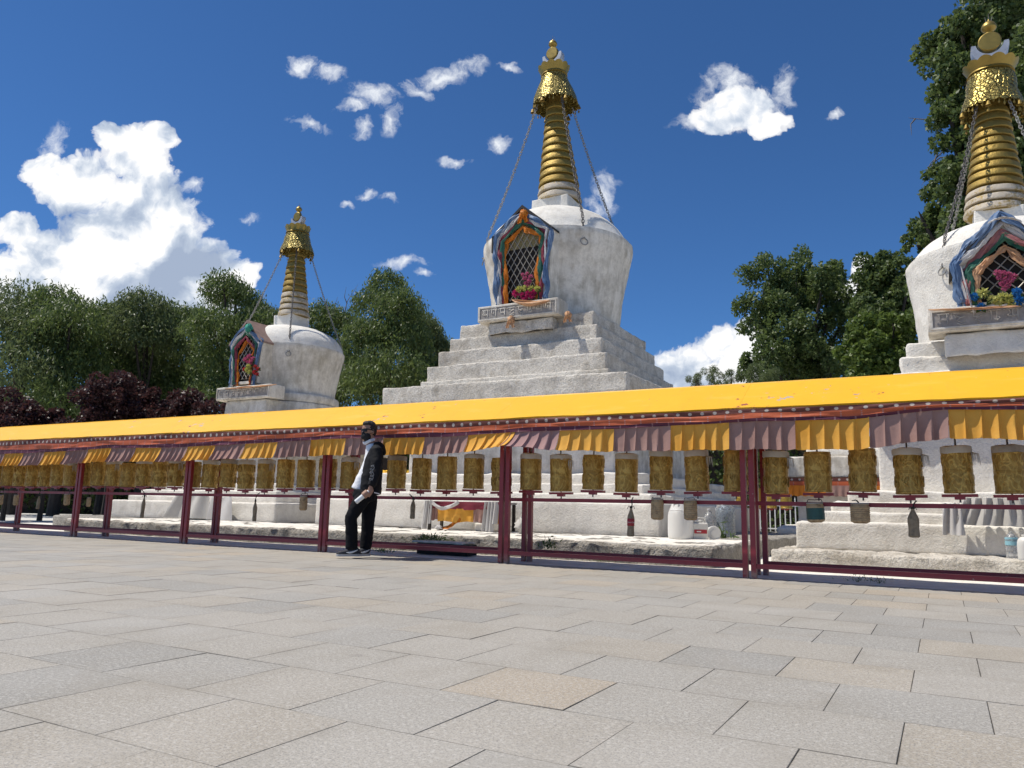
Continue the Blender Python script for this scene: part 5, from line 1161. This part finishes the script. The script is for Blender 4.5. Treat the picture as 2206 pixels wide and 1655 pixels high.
p2 = spot(503, 1082, .70); T = thing('foil_scrap', 'crumpled silver foil on the left plinth', 'foil', (p2.x, p2.y+.2, p2.z+.05)); pom(Vector((0,0,0)), .10, 8, .6, 5).build('foil', plain('crumpled_foil', (.6,.6,.62), .25, .9), T, angle=10)
# plank on a dark box under the bottom rail, stones and weeds
p2 = atz(958, 1196, 0); T = thing('wooden_box', 'dark box with a pale plank on top under the bottom rail', 'box', (p2.x, 9.42, 0)); mb = MB(); mb.rough(-.46, .42, -.12, .14, 0, .16, .1, .004, .01, 3, 71); mb.build('box', M['dark'], T); mb = MB(); mb.rough(-.52, .36, -.16, .18, .162, .19, .1, .006, .008, 3, 72, True); mb.build('plank', M['white_wall'], T)
def weed(px, py, z, n, h, label, seed, sp_=.12):
    p = atz(px, py, z); T = thing('weed', label, 'weed', tuple(p), 0, 'weeds along the platform foot'); r = np.random.default_rng(seed)
    P = np.stack([r.normal(scale=sp_, size=n), r.normal(scale=sp_*.6, size=n), np.abs(r.normal(scale=h*.5, size=n))+.01], 1); Dv = np.stack([P[:, 0]*2, P[:, 1]*2, np.full(n, .25)], 1)+r.normal(scale=.15, size=(n, 3))
    leaf_object('leaves', M['leaf_grass'], T, P, Dv, h*.75, h*.16, seed)
    mb = MB()
    for k in range(4): mb.tube([(0, 0, -.02), (r.normal()*sp_*.5, r.normal()*sp_*.4, h*.7)], [.004, .001], 4)
    tag(mb.build('stems', M['leaf_grass'], T), kind='stuff')
for a in ((1300,1210,0,120,.06,'small green weed under the bottom rail in the middle bay',.10), (828,1190,0,160,.06,'green weed patch behind the feet of the standing man',.16), (930,1168,.16,170,.12,'grass tuft growing from the platform face left of the altar',.16), (1574,1195,0,140,.22,'leafy weed at the right corner of the long platform',.09), (1180,1180,.2,60,.10,'dry weed on the platform face right of the dark post',.06), (1848,1253,0,50,.05,'tiny weed on the white ground in the rightmost bay',.06), (1892,1256,0,40,.05,'second tiny weed on the white ground in the rightmost bay',.05), (1650,1148,.24,60,.12,'dry weed at the left end of the right platform',.06), (1556,1160,.26,30,.22,'thin grass stalks on the platform right of the tub',.04)):
    weed(a[0], a[1], a[2], a[3], a[4], a[5], a[0], a[6])
# ------------------------------------------------------------------ the standing man
PB = atz(765, 1202.5, 0); PZ = math.atan2(-PB.x, PB.y); U = .00614
def q(px, py, y=0.0): return Vector(((px-765)*U, y, (1201-py)*U))
MAN = thing('person', 'man in black hooded jacket, black trousers, sunglasses and black mask standing by the railing', 'person', (PB.x, PB.y, 0), PZ)
def fused(mb, name, mat, parent, voxel=.012, smooth=3, wr=None, decim=None):
    """fuse overlapping closed shells into one continuous skin"""
    o = mb.build(name, mat, None, False); md = o.modifiers.new('r', 'REMESH'); md.mode = 'VOXEL'; md.voxel_size = voxel
    ms = o.modifiers.new('s', 'SMOOTH'); ms.factor = .5; ms.iterations = smooth
    dg = bpy.context.evaluated_depsgraph_get(); me = bpy.data.meshes.new_from_object(o.evaluated_get(dg)); old = o.data; o.modifiers.clear(); o.data = me; me.name = name
    if not me.materials: me.materials.append(mat)
    bpy.data.meshes.remove(old)
    if wr:
        amp, fr = wr; N = [v.normal.copy() for v in me.vertices]
        for v, n_ in zip(me.vertices, N):
            c = v.co; k = mn.noise(Vector((c.x*fr, c.y*fr, c.z*fr*1.7)))+.6*mn.noise(Vector((c.x*fr*2.3+3, c.y*fr*2.3, c.z*fr*3.4))); v.co = c+n_*(amp*k)
    me.shade_smooth(); o.parent = parent; return o
M['skin'] = plain('skin', (.36,.20,.135), .5, var=.08, scale=12, spec=.35); M['black_cloth'] = plain('black_jacket_cloth', (.0075,.0075,.009), .8, var=.3, scale=14, bump=.25, spec=.25)
M['trouser'] = plain('black_trouser_cloth', (.006,.006,.008), .88, var=.3, scale=16, bump=.25, spec=.2); M['shirt'] = plain('white_cotton', (.74,.74,.76), .8, var=.05); M['hair'] = plain('black_hair', (.012,.009,.008), .55, var=.3, scale=60, bump=.6)
M['maskc'] = plain('black_mask', (.008,.008,.009), .8); M['lens'] = plain('dark_lens', (.010,.008,.007), .28, spec=.3); M['shoe'] = plain('dark_navy_canvas', (.025,.027,.036), .8); M['sole'] = plain('grey_white_rubber', (.40,.39,.38), .7); M['swoosh'] = plain('white_shoe_stripe', (.66,.66,.66), .5); M['print'] = plain('grey_sleeve_print', (.23,.23,.23), .7); M['bottle_white'] = plain('white_bottle', (.78,.78,.77), .35, var=.03)
HR = math.radians(34); HC = q(780, 931)                 # head turned from the profile towards the viewer
def hp(x, y, z):                                       # head space: x forward, y to his left, z up
    f = Vector((-math.cos(HR), -math.sin(HR), 0)); l = Vector((math.sin(HR), -math.cos(HR), 0)); return HC+f*x+l*y+Vector((0, 0, z))
def ball(mb, c, rx, ry, rz, rot=None, seg=18, rings=11, fn=None):
    vs = []; fs = []
    for i in range(rings+1):
        ph = PI*i/rings
        for j in range(seg):
            th = 2*PI*j/seg; p = Vector((rx*math.sin(ph)*math.cos(th), ry*math.sin(ph)*math.sin(th), rz*math.cos(ph)))
            if fn: p = fn(p)
            vs.append(Vector(c)+(rot @ p if rot else p))
    for i in range(rings):
        for j in range(seg): k = (j+1) % seg; fs.append((i*seg+j, (i+1)*seg+j, (i+1)*seg+k, i*seg+k))
    return mb.add(vs, fs)
HROT = Matrix(((-math.cos(HR), math.sin(HR), 0), (-math.sin(HR), -math.cos(HR), 0), (0, 0, 1)))
b = MB()
ball(b, HC+Vector((0, 0, .035)), .098, .078, .105, HROT); ball(b, hp(.018, 0, -.045), .075, .062, .085, HROT); ball(b, hp(.088, 0, -.012), .022, .014, .026, HROT); ball(b, hp(.07, 0, -.105), .026, .028, .022, HROT); ball(b, hp(.078, 0, .03), .018, .05, .016, HROT)
for s_ in (-1, 1): ball(b, hp(-.012, s_*.079, -.005), .020, .009, .032, HROT)
b.tube([q(787, 968), q(786, 955), hp(-.02, 0, -.05)], [.062, .055, .055], 14)
b.tube([q(785, 1075), q(788, 1030), q(791, 985), q(789, 965)], [(.10, .12), (.08, .09), (.075, .12), (.05, .09)], 20, up=(1,0,0))
LEGS = [([q(779, 1068, -.09), q(764, 1093, -.095), q(752, 1116, -.10), q(755, 1150, -.10), q(757, 1186, -.10)]), ([q(789, 1068, .09), q(789, 1095, .095), q(788, 1120, .10), q(788, 1152, .10), q(785, 1186, .10)])]
for L_ in LEGS: b.tube(L_, [.078, .070, .052, .050, .036], 14)
ARM = [q(798, 974, -.17), q(799, 1000, -.235), q(797, 1026, -.26), q(792, 1044, -.275), q(789, 1053, -.28)]
ARM2 = [q(796, 974, .17), q(798, 1000, .225), q(796, 1026, .235), q(790, 1044, .20), q(785, 1054, .17)]
for A_ in (ARM, ARM2): b.tube(A_, [.055, .046, .038, .032, .026], 12)
# hand closed round the neck of the white bottle
ba, bb = q(785, 1062, -.285), q(760, 1084, -.30); bd = (bb-ba).normalized()
side = bd.cross(Vector((0, 1, 0))).normalized()       # up-left of the bottle axis, in the picture plane
if side.x < 0: side = -side
b.tube([q(789, 1051, -.28), q(790, 1058, -.285), ba+bd*.045+side*.030], [(.028, .024), (.040, .022), (.040, .018)], 12)
BR = .031
for i in range(4):
    c = ba+bd*(.012+.021*i); rf = BR+.009; pts = []
    for k in range(7):
        a = math.radians(10+k*34-(i == 3)*8); pts.append(c+side*(math.cos(a)*rf)+Vector((0, -1, 0))*(math.sin(a)*rf))
    b.tube(pts, [.0105, .0105, .0100, .0100, .0095, .009, .007][:7], 8)
c = ba+bd*.015; b.tube([c+side*(BR+.016), c+side*(BR*.5)+Vector((0, BR+.012, 0))-bd*.01, c-side*(BR*.5)+Vector((0, BR+.010, 0))+bd*.022, c-side*(BR+.006)+bd*.045], [.013, .012, .011, .008], 8)
b.tube([q(785, 1054, .17), q(783, 1060, .16), q(781, 1068, .15), q(780, 1074, .14)], [(.028, .02), (.040, .018), (.036, .016), (.02, .012)], 10)
fused(b, 'body', M['skin'], MAN, .0075, 2)
# hair: cap with a short fade
h = MB()
def hairfn(p):
    return p
ball(h, hp(-.010, 0, .052), .101, .083, .100, HROT); ball(h, hp(-.045, 0, .005), .066, .077, .075, HROT); ball(h, hp(.045, .01, .105), .055, .06, .035, HROT)
o = fused(h, 'hair', M['hair'], MAN, .009, 3, (.004, 60))
for v in o.data.vertices:                              # keep the face free
    d = HROT.transposed() @ (v.co-HC)
    if d.x > .035 and d.z < .082: v.co = v.co-HROT @ Vector(((d.x-.035)*.95+.012, 0, 0))
m_ = MB()
ball(m_, hp(.040, 0, -.068), .072, .072, .066, HROT); ball(m_, hp(.092, 0, -.030), .026, .020, .026, HROT); fused(m_, 'face_mask', M['maskc'], MAN, .009, 3)
for s_ in (-1, 1):
    mb = MB(); mb.tube([hp(.06, s_*.066, -.045), hp(.0, s_*.088, -.02), hp(-.02, s_*.086, .0)], .003, 5); mb.build('mask_strap', M['maskc'], MAN)
GL = thing('sunglasses', 'dark wraparound sunglasses on the face of the standing man', 'sunglasses', (PB.x, PB.y, 0), PZ)
for s_ in (-1, 1):
    mb = MB(); mb.sheet(lambda u, v: hp(.103-.030*(u**2), s_*(.008+.062*u), .030-.050*v*(1-.12*u)+.004*u), 10, 6, .004); mb.build('lens', M['lens'], GL)
    mb = MB(); mb.tube([hp(.075, s_*.071, .024), hp(.03, s_*.086, .020), hp(-.015, s_*.088, .012)], [(.007, .003)]*3, 6); mb.build('temple_arm', M['lens'], GL)
mb = MB(); mb.tube([hp(.104, -.012, .024), hp(.108, 0, .026), hp(.104, .012, .024)], .004, 6); mb.build('bridge', M['lens'], GL)
# clothes
t = MB()
t.tube([q(778, 1056), q(778, 1066), q(782, 1084)], [(.150, .155), (.158, .165), (.120, .165)], 20, up=(1,0,0))
RAD = [[(.108, .100), (.096, .090), (.082, .082), (.080, .080), (.078, .078)], [(.108, .100), (.100, .092), (.090, .085), (.082, .080), (.076, .078)]]
for L_, R_ in zip(LEGS, RAD): t.tube([L_[0]+Vector((0, 0, .05))]+L_[:4]+[L_[4]+Vector((0, 0, .02))], [R_[0]]+R_, 18, up=(1,0,0))
fused(t, 'trousers', M['trouser'], MAN, .011, 3, (.006, 9))
t = MB(); t.tube([q(766, 1059), q(772, 1042), q(785, 1010), q(791, 985), q(789, 968), q(786, 958)], [(.112, .10), (.106, .105), (.104, .115), (.104, .13), (.090, .10), (.072, .075)], 22, up=(1,0,0)); fused(t, 'shirt', M['shirt'], MAN, .011, 3, (.006, 10))
t = MB(); t.tube([hp(-.055, 0, -.115), hp(-.05, .06, -.105), hp(.02, .075, -.125), hp(.055, .03, -.155), hp(.058, 0, -.165)], [(.020, .010)]*5, 8); t.tube([hp(-.055, 0, -.115), hp(-.05, -.06, -.105), hp(.02, -.075, -.125), hp(.055, -.03, -.155), hp(.058, 0, -.165)], [(.020, .010)]*5, 8); t.build('shirt_collar', M['shirt'], MAN)
t = MB()
t.tube([q(789, 1067), q(789, 1056), q(790, 1030), q(793, 1005), q(795, 984), q(795, 970), q(793, 961)], [(.144, .20), (.152, .21), (.146, .215), (.132, .22), (.120, .21), (.090, .15), (.055, .09)], 24, up=(1,0,0))
for A_ in (ARM, ARM2): t.tube([A_[0]+Vector((-.01, .05 if A_ is ARM else -.05, .02))]+A_[:4]+[A_[4]+Vector((0, 0, .018))], [.075, .083, .072, .064, .056, .050], 16)
fused(t, 'jacket', M['black_cloth'], MAN, .011, 2, (.007, 9))
t = MB(); ball(t, q(808, 966), .055, .105, .075, Matrix.Rotation(-.5, 3, 'Y')); ball(t, q(803, 957), .045, .10, .035); ball(t, q(797, 960, -.08), .04, .035, .04); ball(t, q(814, 974), .035, .07, .05); fused(t, 'hood', M['black_cloth'], MAN, .010, 3, (.006, 14))
mb = MB(); mb.sheet(lambda u, v: q(797+10*math.sin(u*PI*.9)+3*u, 1062+5*u, -.19-.018+.10*u)+Vector((0, 0, -.012*v)), 12, 2, .004); mb.build('drawcord', M['shirt'], MAN)
# lettering down the sleeve: looped script
mb = MB(); pts = []
for k in range(120):
    t_ = k/119; a = t_*2*PI*5.0; pts.append(q(790+3.2*math.cos(a)+1.5*math.sin(a*.37), 1005+34*t_+3.2*math.sin(a), -.335+.012*t_))
pr = []
for p_ in pts: pr.append(p_)
mb.tube(pr, .0045, 5); mb.build('sleeve_lettering', M['print'], MAN)
def shoe(heel, toe, nm):
    d = toe-heel; L_ = d.length; ang = math.atan2(d.y, d.x); S_ = bpy.data.objects.new('shoe', None)
    def P(x, y, z): return heel+Vector((math.cos(ang)*x-math.sin(ang)*y, math.sin(ang)*x+math.cos(ang)*y, z))
    u_ = MB(); secs = [(.0, .028, .060), (.12, .036, .098), (.26, .038, .100), (.42, .039, .078), (.62, .045, .058), (.80, .044, .046), (.93, .034, .034), (1.0, .016, .024)]
    u_.tube([P(L_*x, 0, .022+h_*.5) for x, w__, h_ in secs], [(h_*.52, w__) for x, w__, h_ in secs], 16, up=(0,0,1)); up = fused(u_, 'shoe', M['shoe'], MAN, .007, 2)
    v_ = MB(); n__ = 24; ring = []
    prof = [(0, .030), (.04, .038), (.25, .041), (.5, .043), (.7, .050), (.85, .048), (.95, .036), (1.0, .012)]
    left = [P(L_*x*1.02-.004, w__*1.05, 0) for x, w__ in prof]; right = [P(L_*x*1.02-.004, -w__*1.05, 0) for x, w__ in prof][::-1]; loop = left+right; n__ = len(loop)
    v_.add([p_ for p_ in loop]+[p_+Vector((0, 0, .030)) for p_ in loop], [tuple(range(n__))[::-1], tuple(range(n__, 2*n__))]+[(i, (i+1) % n__, (i+1) % n__+n__, i+n__) for i in range(n__)]); so = v_.build('sole', M['sole'], up)
    w_ = MB(); K = [(.22, .050, .004), (.34, .046, .010), (.46, .052, .012), (.60, .066, .009), (.72, .082, .003)]
    side_ = -1 if P(0, -1, 0).y < P(0, 1, 0).y else 1
    w_.tube([P(L_*(.80-x), side_*(.043 if x > .3 else .047), z) for x, z, _ in K], [(r_, .004) for _, _, r_ in K], 8, up=(0,0,1)); w_.build('side_stripe', M['swoosh'], up)
shoe(q(772, 1196, -.10), q(726, 1197, -.155), 'a'); shoe(q(794, 1197, .10), q(758, 1197, -.02), 'b')
HB = thing('white_bottle', 'white bottle held in the lowered hand of the standing man', 'bottle', (PB.x, PB.y, 0), PZ)
mb = MB(); mb.tube([ba-bd*.012, ba, ba+bd*.02, ba+bd*.05, bb-bd*.01, bb], [.020, BR*.9, BR, BR, BR, BR*.88], 18); mb.build('body', M['bottle_white'], HB)
mb = MB(); mb.tube([ba-bd*.028, ba-bd*.011], .018, 14); mb.build('cap', M['bottle_white'], HB)
